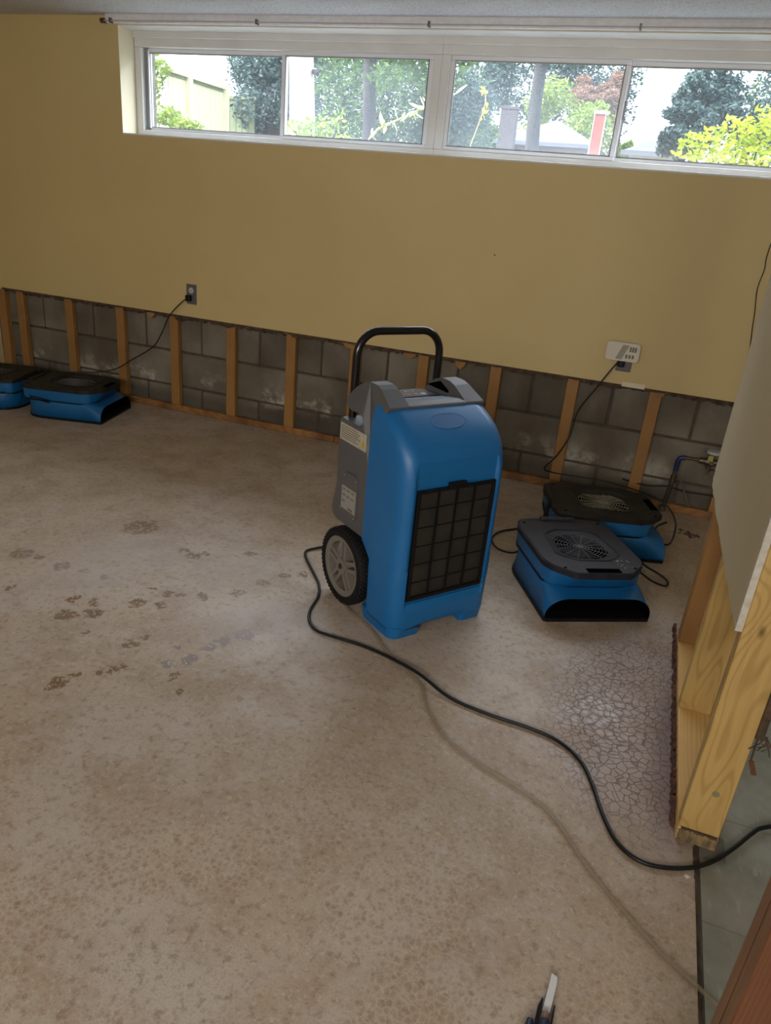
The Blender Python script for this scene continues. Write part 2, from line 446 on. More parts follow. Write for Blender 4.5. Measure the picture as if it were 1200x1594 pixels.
# vinyl tiles of the next room, each its own piece
ty0 = -2.178; ts = .3302
tile_mesh = None
for ix in range(0, 4):
    for iy in range(-5, 7):
        x0 = EDGE + .012 + ix * ts if ix else EDGE + .012
        x1 = EDGE + .012 + (ix + 1) * ts
        y0 = ty0 + iy * ts; y1 = y0 + ts
        if y0 > -1.365: continue
        y1 = min(y1, -1.362)
        g = .0011; zt = -.0035 + random.uniform(-.0006, .0004)
        MB().box(x0 + g, x1 - g, y0 + g, y1 - g, -.0062, zt).build('tile', TILE, floor)
MB().box(EDGE + .012 + 4 * ts, 7.2, -6.3, -1.362, -.0062, -.0035).build('tile_field', TILE, floor)
# ragged dark edge of the residue layer along the doorway
rg = MB(); pts = []
y = -4.2
top = []; bot = []
while y < -2.3:
    top.append((EDGE - .001 + random.uniform(-.0016, .0016) + .003 * math.sin(y * 9), y)); bot.append((EDGE + .0055 + random.uniform(-.0015, .002), y)); y += random.uniform(.004, .014)
for i in range(len(top) - 1):
    rg.add([(*top[i], .0022), (*bot[i], -.001), (*bot[i + 1], -.001), (*top[i + 1], .0022)], [(0, 1, 2, 3)])
rg.build('residue_edge', DARKRAG, floor)

ceil = MB().box(-.3, 7.2, -6.4, .3, 2.15, 2.35).build('ceiling', CEIL); tag(ceil, kind='structure')

# back wall
S = .4064
wb = struct('wall_back')
def jag_poly(x0, x1, z, ztop, step=.03, amp=.006):
    p = [(x0, ztop), (x0, z)]; x = x0 + step
    while x < x1 - step * .5:
        p.append((x, z + random.uniform(-amp, amp))); x += step * random.uniform(.6, 1.4)
    p += [(x1, z), (x1, ztop)]
    return p
def zigzag_slab(m, x0, x1, z, ztop, y0, y1, amp, step, mi=0):
    xs = [x0]
    while xs[-1] < x1 - step: xs.append(xs[-1] + step * random.uniform(.5, 1.5))
    xs[-1] = x1
    zs = [z + random.uniform(-amp, amp) for _ in xs]
    n = len(xs)
    vs = [(x, y0, zz) for x, zz in zip(xs, zs)] + [(x, y0, ztop) for x in xs] + [(x, y1, zz) for x, zz in zip(xs, zs)] + [(x, y1, ztop) for x in xs]
    fs = []
    for i in range(n - 1):
        fs += [(i, i + 1, n + i + 1, n + i), (2 * n + i + 1, 2 * n + i, 3 * n + i, 3 * n + i + 1), (i, 2 * n + i, 2 * n + i + 1, i + 1)]
    m.add(vs, fs, False, mi)
WX0, WX1, WZ0, WZ1 = .919, 4.60, 1.578, 2.107
dw = MB()
dw.box(-.2, WX0, -.0127, 0, .66, 2.15); dw.box(WX0, WX1, -.0127, 0, .66, WZ0); dw.box(WX1, 7.1, -.0127, 0, .66, 2.15)
dw.box(WX0, WX1, -.0127, 0, WZ1, 2.15)
zigzag_slab(dw, -.2, 7.1, .603, .66, -.0127, 0, .0028, .025)
dw.build('drywall', WALL, wb, fix=False)
# ragged dark backing paper under the cut edge
rg = MB(); zigzag_slab(rg, -.13, 4.6, .589, .66, .0008, .004, .009, .011); rg.build('torn_backing_paper', DARKRAG, wb, fix=False)
rg = MB(); zigzag_slab(rg, -.13, 4.6, .600, .612, -.0133, -.0125, .0018, .02); rg.build('cut_edge', DARKRAG, wb, fix=False)
# small leftover tabs of paint-faced board and adhesive lumps hanging below the edge
for x, w_, h in ((.60, .05, .02), (1.02, .07, .035), (1.22, .1, .028), (1.55, .12, .022), (2.02, .1, .02), (2.35, .14, .03), (2.72, .09, .03), (3.02, .07, .045), (3.3, .1, .018), (4.05, .06, .03)):
    m = MB(); poly = [(x, .61), (x + w_, .61), (x + w_ * .85, .6 - h * .5), (x + w_ * .55, .6 - h), (x + w_ * .2, .6 - h * .7)]
    m.prism(poly, 'y', -.004, .003); m.build('torn_flap', STUD if h > .028 else DARKRAG, wb)
MB().box(3.895, 4.005, -.0145, -.0127, .604, .628).build('paint_scar', CREAM, wb)
# masonry mass behind the drywall, around the window opening
ms = MB(); ms.box(-.4, WX0, 0, .30, .66, 2.15); ms.box(WX0, WX1, 0, .30, .66, WZ0); ms.box(WX1, 7.2, 0, .30, .66, 2.15); ms.box(WX0, WX1, 0, .30, WZ1, 2.15)
ms.box(-.4, 7.2, .055, .30, -.05, .66)
ms.build('masonry_mass', MORTAR, wb)
rv = MB(); rv.box(WX0 - .001, WX0 + .002, -.0127, .115, WZ0, WZ1); rv.box(WX1 - .002, WX1 + .001, -.0127, .115, WZ0, WZ1)
rv.build('window_reveal', CREAM, wb)
MB().box(WX0, WX1, -.0125, .115, WZ1 - .003, WZ1 + .001).build('window_soffit', WHITE, wb)
MB().box(WX0, WX1, -.0150, .115, WZ0 - .004, WZ0 + .006).build('window_sill', WHITE, wb, bevel=.002)
# concrete blocks, each its own object
jt = .0055
rows = [(.0, .152, 0), (.152, .374, .2057), (.374, .62, 0)]
for r_, (z0, z1, off) in enumerate(rows):
    k = -1
    while True:
        x0 = .155 - .4115 + off + .4115 * k; x1 = x0 + .4115; k += 1
        if x0 > 4.75: break
        if x1 < -.2: continue
        d = random.uniform(-.003, .003); xa = max(x0 + jt, -.2)
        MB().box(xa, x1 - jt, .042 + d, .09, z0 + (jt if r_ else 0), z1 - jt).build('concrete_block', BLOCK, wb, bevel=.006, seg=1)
# studs and plate
for i in range(0, 12):
    x = i * S
    w_ = .030 if i not in (4, 5) else .031
    o = MB().box(-w_, w_, 0.0, .038, 0, .62).build('stud', STUD, wb, bevel=.003, seg=1)
    o.location = (x, 0, .040)
o = MB().box(-.19, -.128, .001, .038, 0.0, .60).build('corner_stud', STUD, wb)
for x0, x1 in ((-.19, 2.34), (2.343, 4.7)):
    MB().box(x0, x1, 0.0, .038, 0, .040).build('bottom_plate', PLATE, wb, bevel=.004, seg=1)

# other walls (never in view from here, they close the room)
wl = MB().box(-.4, -.2, -6.3, 0, 0, 2.15).build('wall_left', WALL); tag(wl, kind='structure')
wn_ = MB().box(-.4, 7.2, -6.4, -6.2, 0, 2.15).build('wall_near', WALL); tag(wn_, kind='structure')
wr = MB().box(7.0, 7.2, -6.3, .1, 0, 2.15).build('wall_right', WALL); tag(wr, kind='structure')

# ceiling trim over the window and thin curtain rail
tr_ = MB(); prof = [(-.0127, 2.15), (-.040, 2.15), (-.040, 2.136), (-.036, 2.131), (-.034, 2.118), (-.028, 2.111), (-.0127, 2.110)]
tr_.prism(prof, 'x', .86, 6.9)
o = tr_.build('trim_1', noisy('trim_white', (.66, .66, .68), (.74, .74, .77), 40, .7, .3, 80)); tag(o, kind='structure')
rod = empty('curtain_rail', (.86, -.046, 2.118))
tag(rod, 'thin pale curtain rail running along the ceiling above the window strip', 'curtain rail')
MB().tube([(0, 0, 0), (3.9, 0, 0)], .0032, 8).build('rail', mat('pale_rail', (.42, .40, .38), .4), rod)
m = MB(); m.cyl((-.022, 0, 0), 'x', .012, .022, 12); m.build('end_cap', mat('brown_cap', (.07, .035, .025), .5), rod, bevel=.002)
for x in (.04, .94, 1.852, 2.80):
    m = MB(); m.box(x - .004, x + .004, -.008, .02, -.010, .012); m.build('bracket', mat('bracket_metal', (.14, .12, .11), .4, .6) if x < 1 else bpy.data.materials['bracket_metal'], rod)

# ------------------------------------------------------------ windows
def window(idx, x0, x1, sashes):
    wdw = struct('window_%d' % idx)
    yf0, yf1 = .115, .20
    fr = MB(); zb, zt = WZ0 + .006, WZ1 - .001
    fr.box(x0, x1, yf0, yf1, 2.030, zt); fr.box(x0, x1, yf0, yf1, zb, 1.616)
    fr.box(x0, x0 + .045, yf0, yf1, 1.616, 2.030); fr.box(x1 - .045, x1, yf0, yf1, 1.616, 2.030)
    fr.box(x0, x1, yf0 - .012, yf0, 2.072, zt)
    fr.build('frame', WHITE, wdw, bevel=.003)
    for (a, b, y0, gm, lat) in sashes:
        s_ = MB(); w_ = .022
        s_.box(a, b, y0, y0 + .022, 2.008, 2.030); s_.box(a, b, y0, y0 + .022, 1.616, 1.634)
        s_.box(a, a + w_, y0, y0 + .022, 1.634, 2.008); s_.box(b - w_, b, y0, y0 + .022, 1.634, 2.008)
        so = s_.build('sash', WHITE2, wdw, bevel=.003)
        MB().box(a + w_, b - w_, y0 + .009, y0 + .013, 1.634, 2.008).build('glass_pane', gm, so)
        gk = MB(); q = .004
        gk.box(a + w_, b - w_, y0 - .001, y0 + .006, 2.004, 2.008); gk.box(a + w_, b - w_, y0 - .001, y0 + .006, 1.634, 1.638)
        gk.box(a + w_, a + w_ + q, y0 - .001, y0 + .006, 1.634, 2.008); gk.box(b - w_ - q, b - w_, y0 - .001, y0 + .006, 1.634, 2.008)
        gk.build('gasket', SCREEN, so)
        if lat:
            m = MB(); m.box(lat - .006, lat + .006, y0 - .008, y0, 1.79, 1.87); m.build('latch', SCREEN, so, bevel=.002)
    return wdw
w1 = window(1, .921, 2.742, [(.975, 1.872, .150, GLASS, 1.862), (1.856, 2.697, .122, GLASSH, None)])
MB().box(.968, .990, .140, .149, 1.62, 2.03).build('track', SCREEN, w1)
MB().box(.992, 1.000, .138, .146, 1.63, 2.02).build('track_lip', WHITE2, w1)
w2 = window(2, 2.742, 4.598, [(2.787, 3.636, .122, GLASSH, None), (3.620, 4.553, .150, GLASS, 3.634)])

# ------------------------------------------------------------ stub partition wall on the right
PX = 4.299
wp = struct('wall_partition')
MB().box(0, .089, -.038, 0, 0, 2.10).build('end_stud', POST, wp, bevel=.002, seg=1).location = (PX, -2.261, .038)
for y_ in (-1.770,):
    MB().box(0, .089, -.038, 0, 0, 2.10).build('stud', POST, wp, bevel=.002, seg=1).location = (PX, y_, .038)
for y_ in (-1.382, -1.344):
    MB().box(0, .089, -.036, 0, 0, 2.10).build('stud', STUD, wp, bevel=.002, seg=1).location = (PX, y_, .038)
MB().box(PX, PX + .089, -2.302, -1.335, 0, .038).build('bottom_plate', PPLATE, wp, bevel=.002, seg=1)
MB().box(PX + .002, PX + .088, -2.3035, -2.300, .002, .034).build('sawn_end', noisy('sawn_grain', (.10, .07, .035), (.30, .21, .10), 60, .9, vecscale=(1, 1, .4)), wp)
m = MB(); zigzag_slab(m, PX + .006, PX + .086, .0355, .0405, -2.3045, -2.3005, .003, .006); m.build('frayed_line', DARKRAG, wp, fix=False)
MB().box(PX + .060, PX + .112, -2.330, -2.255, 0.0005, .0018).build('torn_tile_scrap', mat('dark_scrap', (.12, .115, .09), .7), wp)
# left-hand board, cut edge rising and falling
prof = [(-1.213, .566), (-1.222, .580), (-1.235, .558), (-1.30, .553), (-1.40, .560), (-1.50, .552), (-1.60, .557), (-1.70, .560),
        (-1.80, .556), (-1.90, .562), (-2.00, .560), (-2.10, .567), (-2.18, .566), (-2.25, .572), (-2.285, .570), (-2.296, .582)]
prof2 = []
for (a, b), (c_, d_) in zip(prof, prof[1:]):
    for k in range(3):
        q = k / 3; prof2.append((a + (c_ - a) * q, b + (d_ - b) * q + random.uniform(-.003, .003)))
prof2.append(prof[-1])
MB().prism(prof2 + [(-2.296, 2.15), (-1.2165, 2.15)], 'x', PX - .0127, PX).build('drywall', PARTW, wp)
# bare gypsum along the raw vertical edge and the cut
ge = MB()
zs = [.575 + .04 * k for k in range(40)]
L_ = [(-2.2965 - random.uniform(.0, .004), z) for z in zs]
R_ = [(-2.284 + random.uniform(-.004, .004), z) for z in zs]
ge.prism(L_ + R_[::-1], 'x', PX - .0142, PX - .0005); ge.build('gypsum_edge', PAPER, wp)
# other side of the wall
zigzag = MB()
zigzag.box(PX + .089, PX + .1017, -2.30, -1.217, .36, 2.15); zigzag.build('drywall', PARTW, wp)
MB().box(PX + .0885, PX + .104, -2.306, -2.299, .335, 2.15).build('dark_near_strip', DARKRAG, wp)  # plain dark strip down the near edge of the far board
m = MB(); m.tube([(4.396, -2.303, .40), (4.392, -2.304, .33), (4.394, -2.304, .268)], .0022, 5); m.build('hanging_fibre', DARKRAG, wp)
m = MB(); m.prism([(4.390, .275), (4.400, .278), (4.414, .244), (4.403, .242)], 'y', -2.306, -2.303); m.build('hanging_scrap', BROWN, wp)
m = MB()
for k in range(9):
    m.tube([(4.405 + random.uniform(-.004, .004), -2.302, .345), (4.41 + random.uniform(-.015, .02), -2.302, .325), (4.412 + random.uniform(-.03, .03), -2.303, .305 + random.uniform(-.02, .02))], .0012, 4)
m.build('paper_tuft', DARKRAG, wp)
MB().box(PX - .0127, PX + .1017, -1.2175, -1.205, .60, 2.15).build('end_drywall', PARTW, wp)
# dark adhesive ridge where flooring met the plate
m = MB(); rr_ = []; y = -2.26
while y < -1.26:
    h = random.uniform(.010, .026); x0 = PX - random.uniform(.007, .015)
    rr_.append([(x0, y, 0), (x0 + .002, y, h), (PX - .002, y, h * random.uniform(.7, 1.2)), (PX - .001, y, 0)]); y += random.uniform(.005, .014)
m.loft(rr_, smooth=False)
m.build('adhesive_ridge', REDRAG, wp)
o = MB(); o.cyl((4.352, -2.2996, .158), 'y', .008, -.0006, 14); o.build('green_ink_mark', mat('green_mark', (.20, .20, .11), .8), wp)

# doorway jamb post in the foreground (two studs nailed together)
dj = struct('door_1')
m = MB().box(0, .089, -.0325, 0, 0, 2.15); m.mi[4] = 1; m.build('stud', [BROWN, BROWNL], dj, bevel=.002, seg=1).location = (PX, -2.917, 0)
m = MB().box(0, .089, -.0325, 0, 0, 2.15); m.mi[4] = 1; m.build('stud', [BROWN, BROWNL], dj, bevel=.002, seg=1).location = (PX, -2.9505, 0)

# ------------------------------------------------------------ dehumidifier (local x = forward, y = machine's left, origin front centre on floor)
DH = empty('dehumidifier', (3.52511, -1.68508, 0), math.radians(-36))
tag(DH, 'blue and grey portable dehumidifier with wheels and a black tube handle standing mid-floor', 'dehumidifier')
def lerp_tab(tab, z):
    for (a, b), (c_, d_) in zip(tab, tab[1:]):
        if z <= c_: return b + (d_ - b) * (z - a) / (c_ - a)
    return tab[-1][1]
xf = [(0, -.012), (.03, -.004), (.06, 0), (.5, 0), (.56, -.002), (.60, -.008), (.635, -.020), (.66, -.036), (.685, -.056), (.705, -.080), (.722, -.105), (.738, -.131), (.750, -.155), (.757, -.178), (.760, -.200)]
xr = [(0, -.150), (.06, -.162), (.235, -.164), (.262, -.195), (.285, -.224), (.50, -.225), (.63, -.224), (.70, -.224), (.760, -.228)]
hw = [(0, .198), (.04, .207), (.22, .212), (.27, .208), (.55, .2075), (.66, .2070), (.705, .2040), (.735, .197), (.750, .190), (.757, .180), (.760, .168)]
rings = []
for z in (.032, .045, .06, .10, .16, .22, .235, .25, .262, .275, .285, .30, .36, .42, .48, .53, .56, .585, .61, .635, .66, .68, .697, .712, .725, .737, .744, .750, .754, .757, .760):
    x1 = lerp_tab(xf, z); x0 = lerp_tab(xr, z); w_ = lerp_tab(hw, z)
    rf = min(.055, max(.004, (x1 - x0) * .8)); rb = .004
    rings.append([(px, py, z) for px, py in rrect(x0, x1, -w_, w_, [rf, rb, rb, rf], 7)])
shell = MB().loft(rings).build('front_shell', BLUE, DH, weld=True)
# pocket for the intake grille cut out of the shell
cut = MB().box(-.014, .05, -.166, .166, .135, .668).build('cutter', BLUE, None)
cut.parent = DH
cut.modifiers.new('b', 'BEVEL').width = .008
cut2 = MB().box(-.10, .05, -.088, .096, .0, .045).build('cutter_b', BLUE, None); cut2.parent = DH
for c_ in (cut, cut2):
    b = shell.modifiers.new('cut', 'BOOLEAN'); b.operation = 'DIFFERENCE'; b.solver = 'EXACT'; b.object = c_
bpy.context.view_layer.update()
me = bpy.data.meshes.new_from_object(shell.evaluated_get(bpy.context.evaluated_depsgraph_get()))
shell.modifiers.clear(); shell.data = me
for c_ in (cut, cut2): bpy.data.objects.remove(c_, do_unlink=True)
for sgn in (1, -1):   # feet under the front corners
    a, b = (.096, .2) if sgn > 0 else (-.2, -.085)
    m = MB(); rr_ = [(x, y, z) for z in (0,) for x, y in rrect(-.19, -.012, a, b, [.035 if sgn > 0 else .012, .01, .01, .012 if sgn > 0 else .035])]
    r2 = [(x, y, .045) for x, y in rrect(-.20, -.002, a - (.004 if sgn < 0 else -.0), b + (.004 if sgn > 0 else 0), [.045 if sgn > 0 else .012, .01, .01, .012 if sgn > 0 else .045])]
    m.loft([rr_, r2]).build('foot', BLUE, DH)
# grey rear housing: two side arms and a lower middle
gp = [(-.205, .287), (-.235, .289), (-.385, .288), (-.405, .289), (-.425, .298), (-.436, .314), (-.436, .335), (-.425, .368), (-.414, .42), (-.414, .650), (-.405, .662),
      (-.330, .655), (-.295, .654), (-.277, .662), (-.270, .678), (-.278, .693), (-.305, .701), (-.350, .697), (-.392, .712), (-.396, .722), (-.388, .742), (-.362, .772),
      (-.330, .793), (-.295, .804), (-.250, .803), (-.225, .795), (-.150, .753), (-.158, .742), (-.185, .69), (-.205, .62), (-.210, .50)]
def arm(y_in, y_out):
    m = MB()
    def yo(z): return y_out - math.copysign(max(0, z - .70) * .30, y_out)
    m.loft([[(x, yo(z), z) for x, z in gp], [(x, y_in, z) for x, z in gp]], smooth=False)
    return m
for sgn in (1, -1):
    arm(.113 * sgn, .205 * sgn).build('side_housing', GREY, DH, bevel=.009, seg=3, angle=25)
cp = [(-.20, .20), (-.37, .255), (-.425, .293), (-.43, .34), (-.414, .42), (-.414, .720), (-.40, .736), (-.385, .742), (-.262, .7500), (-.242, .7540), (-.205, .7640), (-.180, .7635), (-.150, .7555), (-.153, .745), (-.185, .690), (-.205, .60), (-.210, .45)]
MB().prism(cp, 'y', -.115, .115).build('rear_housing', GREY, DH, bevel=.005)
MB().box(-.385, -.163, -.172, .172, .055, .30).build('chassis', GREY, DH, bevel=.01)
m = MB(); m.cyl((-.315, -.20, .140), 'y', .012, .40, 14); m.build('axle', BLACKM, DH)
for sgn in (1, -1): MB().box(-.400, -.272, .1145 * sgn - .004, .1145 * sgn + .006, .650, .702).build('slot_shade_panel', BLACKM, DH)  # dark panels added so the handle slots look shaded inside
# control panel
cpn = empty('control_panel'); cpn.parent = DH
m = MB(); zt = lambda x: .7435 + (x + .385) * .062
m.add([(-.388, .095, zt(-.388) + .002), (-.272, .095, zt(-.272) + .002), (-.272, -.100, zt(-.272) + .002), (-.388, -.100, zt(-.388) + .002),
       (-.388, .095, zt(-.388) - .002), (-.272, .095, zt(-.272) - .002), (-.272, -.100, zt(-.272) - .002), (-.388, -.100, zt(-.388) - .002)],
      [(0, 1, 2, 3), (4, 7, 6, 5), (0, 4, 5, 1), (1, 5, 6, 2), (2, 6, 7, 3), (3, 7, 4, 0)])
m.build('display_face', PANEL, cpn)
for k, y_ in enumerate((.045, .012, -.020, -.052)):
    MB().cyl((-.300, y_, zt(-.300) + .0015), 'z', .010 if k in (0, 3) else .008, .002, 14).build('button', PDOT if k in (0, 3) else PDOTR, cpn)
for k, y_ in enumerate((.035, .005, -.025)):
    MB().box(-.352, -.338, y_ - .009, y_ + .007, zt(-.345) + .0015, zt(-.345) + .003).build('indicator', OUTGREY, cpn)
MB().box(-.374, -.371, -.03, .06, zt(-.372) + .0015, zt(-.372) + .0026).build('print_line', PDOT, cpn)
# groove and rail on the inner side of the far arm
MB().prism([(-.385, .752), (-.36, .760), (-.245, .762), (-.245, .755), (-.385, .745)], 'y', -.110, -.128).build('inner_rail', GREYL, DH)
m = MB(); m.prism([(-.37, .765), (-.30, .792), (-.25, .770), (-.25, .762)], 'y', -.1125, -.1095); m.build('inner_slot', VOID, DH)
m = MB(); m.prism([(-.37, .765), (-.30, .792), (-.25, .770), (-.25, .762)], 'y', .1125, .1095); m.build('inner_slot', VOID, DH)
# handle tube
hp = []
R_h, ytop, ztop, xh = .082, .170, .945, -.398
for sgn in (1, -1):
    seq = [(xh, ytop * sgn, .58), (xh, ytop * sgn, .70), (xh, ytop * sgn, ztop - R_h)]
    for k in range(1, 8):
        a = PI / 2 * k / 8
        seq.append((xh, sgn * (ytop - R_h + R_h * math.cos(a)), ztop - R_h + R_h * math.sin(a)))
    seq.append((xh, sgn * (ytop - R_h), ztop))
    hp = hp + seq if sgn > 0 else hp + [(xh, 0, ztop)] + seq[::-1]
MB().tube(hp, .0135, 14).build('handle', HANDLE, DH)
# emblem oval on the sloping front (blank)
e = MB(); cx, cz = -.098, .7165; n_ = Vector((.55, 0, .835)).normalized(); uu = Vector((0, 1, 0)); vv = n_.cross(uu)
for rad, off in ((1.0, .0035),):
    ra = [Vector((cx, 0, cz)) + uu * .067 * math.cos(a) + vv * .029 * math.sin(a) - n_ * .006 for a in [2 * PI * k / 36 for k in range(36)]]
    rb = [Vector((cx, 0, cz)) + uu * .067 * math.cos(a) + vv * .029 * math.sin(a) + n_ * .0010 for a in [2 * PI * k / 36 for k in range(36)]]
    e.loft([ra, rb], smooth=False)
e.build('blank_oval_badge', BLUED, DH)
rim_ = MB(); rim_.tube([Vector((cx, 0, cz)) + uu * .069 * math.cos(a) + vv * .031 * math.sin(a) + n_ * .0002 for a in [2 * PI * k / 36 for k in range(37)]], .0016, 6, caps=False)
rim_.build('oval_rim', BLUE, DH)
# intake grille
gr = empty('intake_grille'); gr.parent = DH
g0, g1, h0, h1 = -.1575, .1575, .142, .532
m = MB(); m.box(-.013, -.001, g0, g1, h0, h0 + .014); m.box(-.013, -.001, g0, g1, h1 - .012, h1)
m.box(-.013, -.001, g0, g0 + .012, h0 + .014, h1 - .012); m.box(-.013, -.001, g1 - .012, g1, h0 + .014, h1 - .012)
m.build('grille_frame', BLACK, gr, bevel=.003)
for k in (1, 2, 3):
    y_ = g0 + .012 + (g1 - g0 - .024) * k / 4
    MB().box(-.0085, -.004, y_ - .0032, y_ + .0032, h0 + .012, h1 - .010).build('vertical_bar', BLACK, gr)
for k in range(1, 6):
    z_ = h0 + (h1 - h0) * k / 6
    MB().box(-.0090, -.0065, g0 + .01, g1 - .01, z_ - .0014, z_ + .0014).build('cross_bar', BLACK, gr)
MB().box(-.0130, -.0100, g0 + .008, g1 - .008, h0 + .008, h1 - .008).build('filter_mesh', FILTER, gr)
MB().box(-.0135, .003, -.038, .030, h1 - .004, h1 + .014).build('grille_clip', BLACK, gr, bevel=.004)
# stickers and access plate on the visible side (machine's right side, y = -.205)
ys = -.2055
stk = empty('warning_sticker'); stk.parent = DH
MB().box(-.410, -.243, ys - .0012, ys + .001, .585, .643).build('sticker_sheet', STICK, stk)
m = MB()
for k in range(6):
    m.box(-.402, -.402 + .115 + random.uniform(-.02, .01), ys - .0018, ys - .001, .634 - k * .0078, .6365 - k * .0078)
m.build('print_lines', STICKT, stk)
m = MB(); m.prism([(-.270, .596), (-.248, .596), (-.259, .622)], 'y', ys - .0019, ys - .001); m.build('warning_triangle', YEL, stk)
m = MB(); m.box(-.2600, -.2580, ys - .0024, ys - .0018, .603, .613); m.box(-.2600, -.2580, ys - .0024, ys - .0018, .5995, .6015); m.build('warning_mark', BLACK, stk)
ap = empty('access_plate'); ap.parent = DH
pl = [(-.350, .482), (-.360, .472), (-.379, .350), (-.372, .335), (-.345, .318), (-.285, .322), (-.270, .336), (-.268, .460), (-.275, .478), (-.290, .488)]
MB().prism(pl, 'y', ys - .0045, ys + .002).build('plate', GREY, ap, bevel=.002)
MB().box(-.367, -.274, ys - .0058, ys - .004, .349, .432).build('data_sticker', mat('grey_sticker', (.26, .255, .24), .5), ap)
m = MB()
for k in range(7):
    x = -.360 + (k % 3) * .028; z = .418 - (k // 3) * .022
    m.box(x, x + .018, ys - .0062, ys - .0056, z, z + .006)
m.box(-.320, -.290, ys - .0062, ys - .0056, .352, .362)
m.build('data_print', STICKT, ap)['kind'] = 'stuff'
for x, z in ((-.355, .470), (-.281, .470), (-.370, .345), (-.281, .334)):
    MB().cyl((x, ys - .004, z), 'y', .003, -.002, 8).build('screw', GREYL, ap)
# wheels
def wheel(sgn):
    wh = empty('wheel'); wh.parent = DH; wh.location = (-.315, .2055 * sgn, .1405); K = 1.19
    m = MB(); prof = [(.093, -.022), (.110, -.024), (.1165, -.018), (.118, 0), (.1165, .018), (.110, .024), (.093, .022)]
    seg = 48; rings = []
    for i in range(seg):
        a = 2 * PI * i / seg; rings.append([(K * r_ * math.cos(a), y_, K * r_ * math.sin(a)) for r_, y_ in prof])
    vs = [p for r_ in rings for p in r_]; n = len(prof); fs = []
    for i in range(seg):
        for k in range(n):
            j = (i + 1) % seg; k2 = (k + 1) % n
            fs.append((i * n + k, j * n + k, j * n + k2, i * n + k2))
    m.add(vs, fs, True); tire = m.build('tyre', RUBBER, wh)
    m = MB()
    for i in range(56):
        for k, y_ in enumerate((-.018, -.009, 0, .009, .018)):
            a = 2 * PI * (i + (k % 2) * .5) / 56; r_ = .1165 if abs(y_) > .015 else .1182
            c_ = Vector((K * r_ * math.cos(a), y_, K * r_ * math.sin(a))); d = Vector((math.cos(a), 0, math.sin(a))); t_ = Vector((-math.sin(a), 0, math.cos(a))); y3 = Vector((0, 1, 0))
            q = [c_ + t_ * sx * .0038 + y3 * sy * .0030 + d * h for h in (-.001, .0022) for sx, sy in ((-1, -1), (1, -1), (1, 1), (-1, 1))]
            m.add(q, [(4, 5, 6, 7), (0, 1, 5, 4), (1, 2, 6, 5), (2, 3, 7, 6), (3, 0, 4, 7)])
    tk = m.build('tread_knobs', BLACKM, tire); tk['kind'] = 'stuff'
    m = MB(); prof = [(.076, -.016), (.094, -.021), (.0945, .021), (.076, .016)]
    rings = [[(K * r_ * math.cos(a), y_, K * r_ * math.sin(a)) for r_, y_ in prof] for a in [2 * PI * i / 40 for i in range(40)]]
    n = 4; vs = [p for r_ in rings for p in r_]; fs = []
    for i in range(40):
        for k in range(n):
            j = (i + 1) % 40; k2 = (k + 1) % n; fs.append((i * n + k, j * n + k, j * n + k2, i * n + k2))
    m.add(vs, fs, False); m.build('rim', RIM, wh)
    m = MB(); m.cyl((0, -.021, 0), 'y', .030, .042, 20, smooth=False); m.build('hub', RIM, wh, bevel=.003)
    m = MB(); m.cyl((0, (-.0235 if sgn < 0 else .0235) - .002, 0), 'y', .010, .004, 6, smooth=False); m.build('hub_bolt', BLACKM, wh)
    for k in range(5):
        a0 = 2 * PI * k / 5 + PI / 2
        sp_ = MB()
        for da in (-.20, .20):
            a = a0 + da * .9; b = a0 + da * .55
            p = Vector((.024 * math.cos(a0 + da * 2.6), 0, .024 * math.sin(a0 + da * 2.6))); q = Vector((.097 * math.cos(a0 + da * .75), 0, .097 * math.sin(a0 + da * .75)))
            d = (q - p).normalized(); s_ = Vector((-d.z, 0, d.x)) * .0068
            vs = [p - s_, p + s_, q + s_, q - s_]
            sp_.loft([[v + Vector((0, -.015, 0)) for v in vs], [v + Vector((0, .015, 0)) for v in vs]], smooth=False)
        sp_.build('spoke', RIM, wh, bevel=.0015, seg=1)
    return wh
wheel(-1); wheel(1)

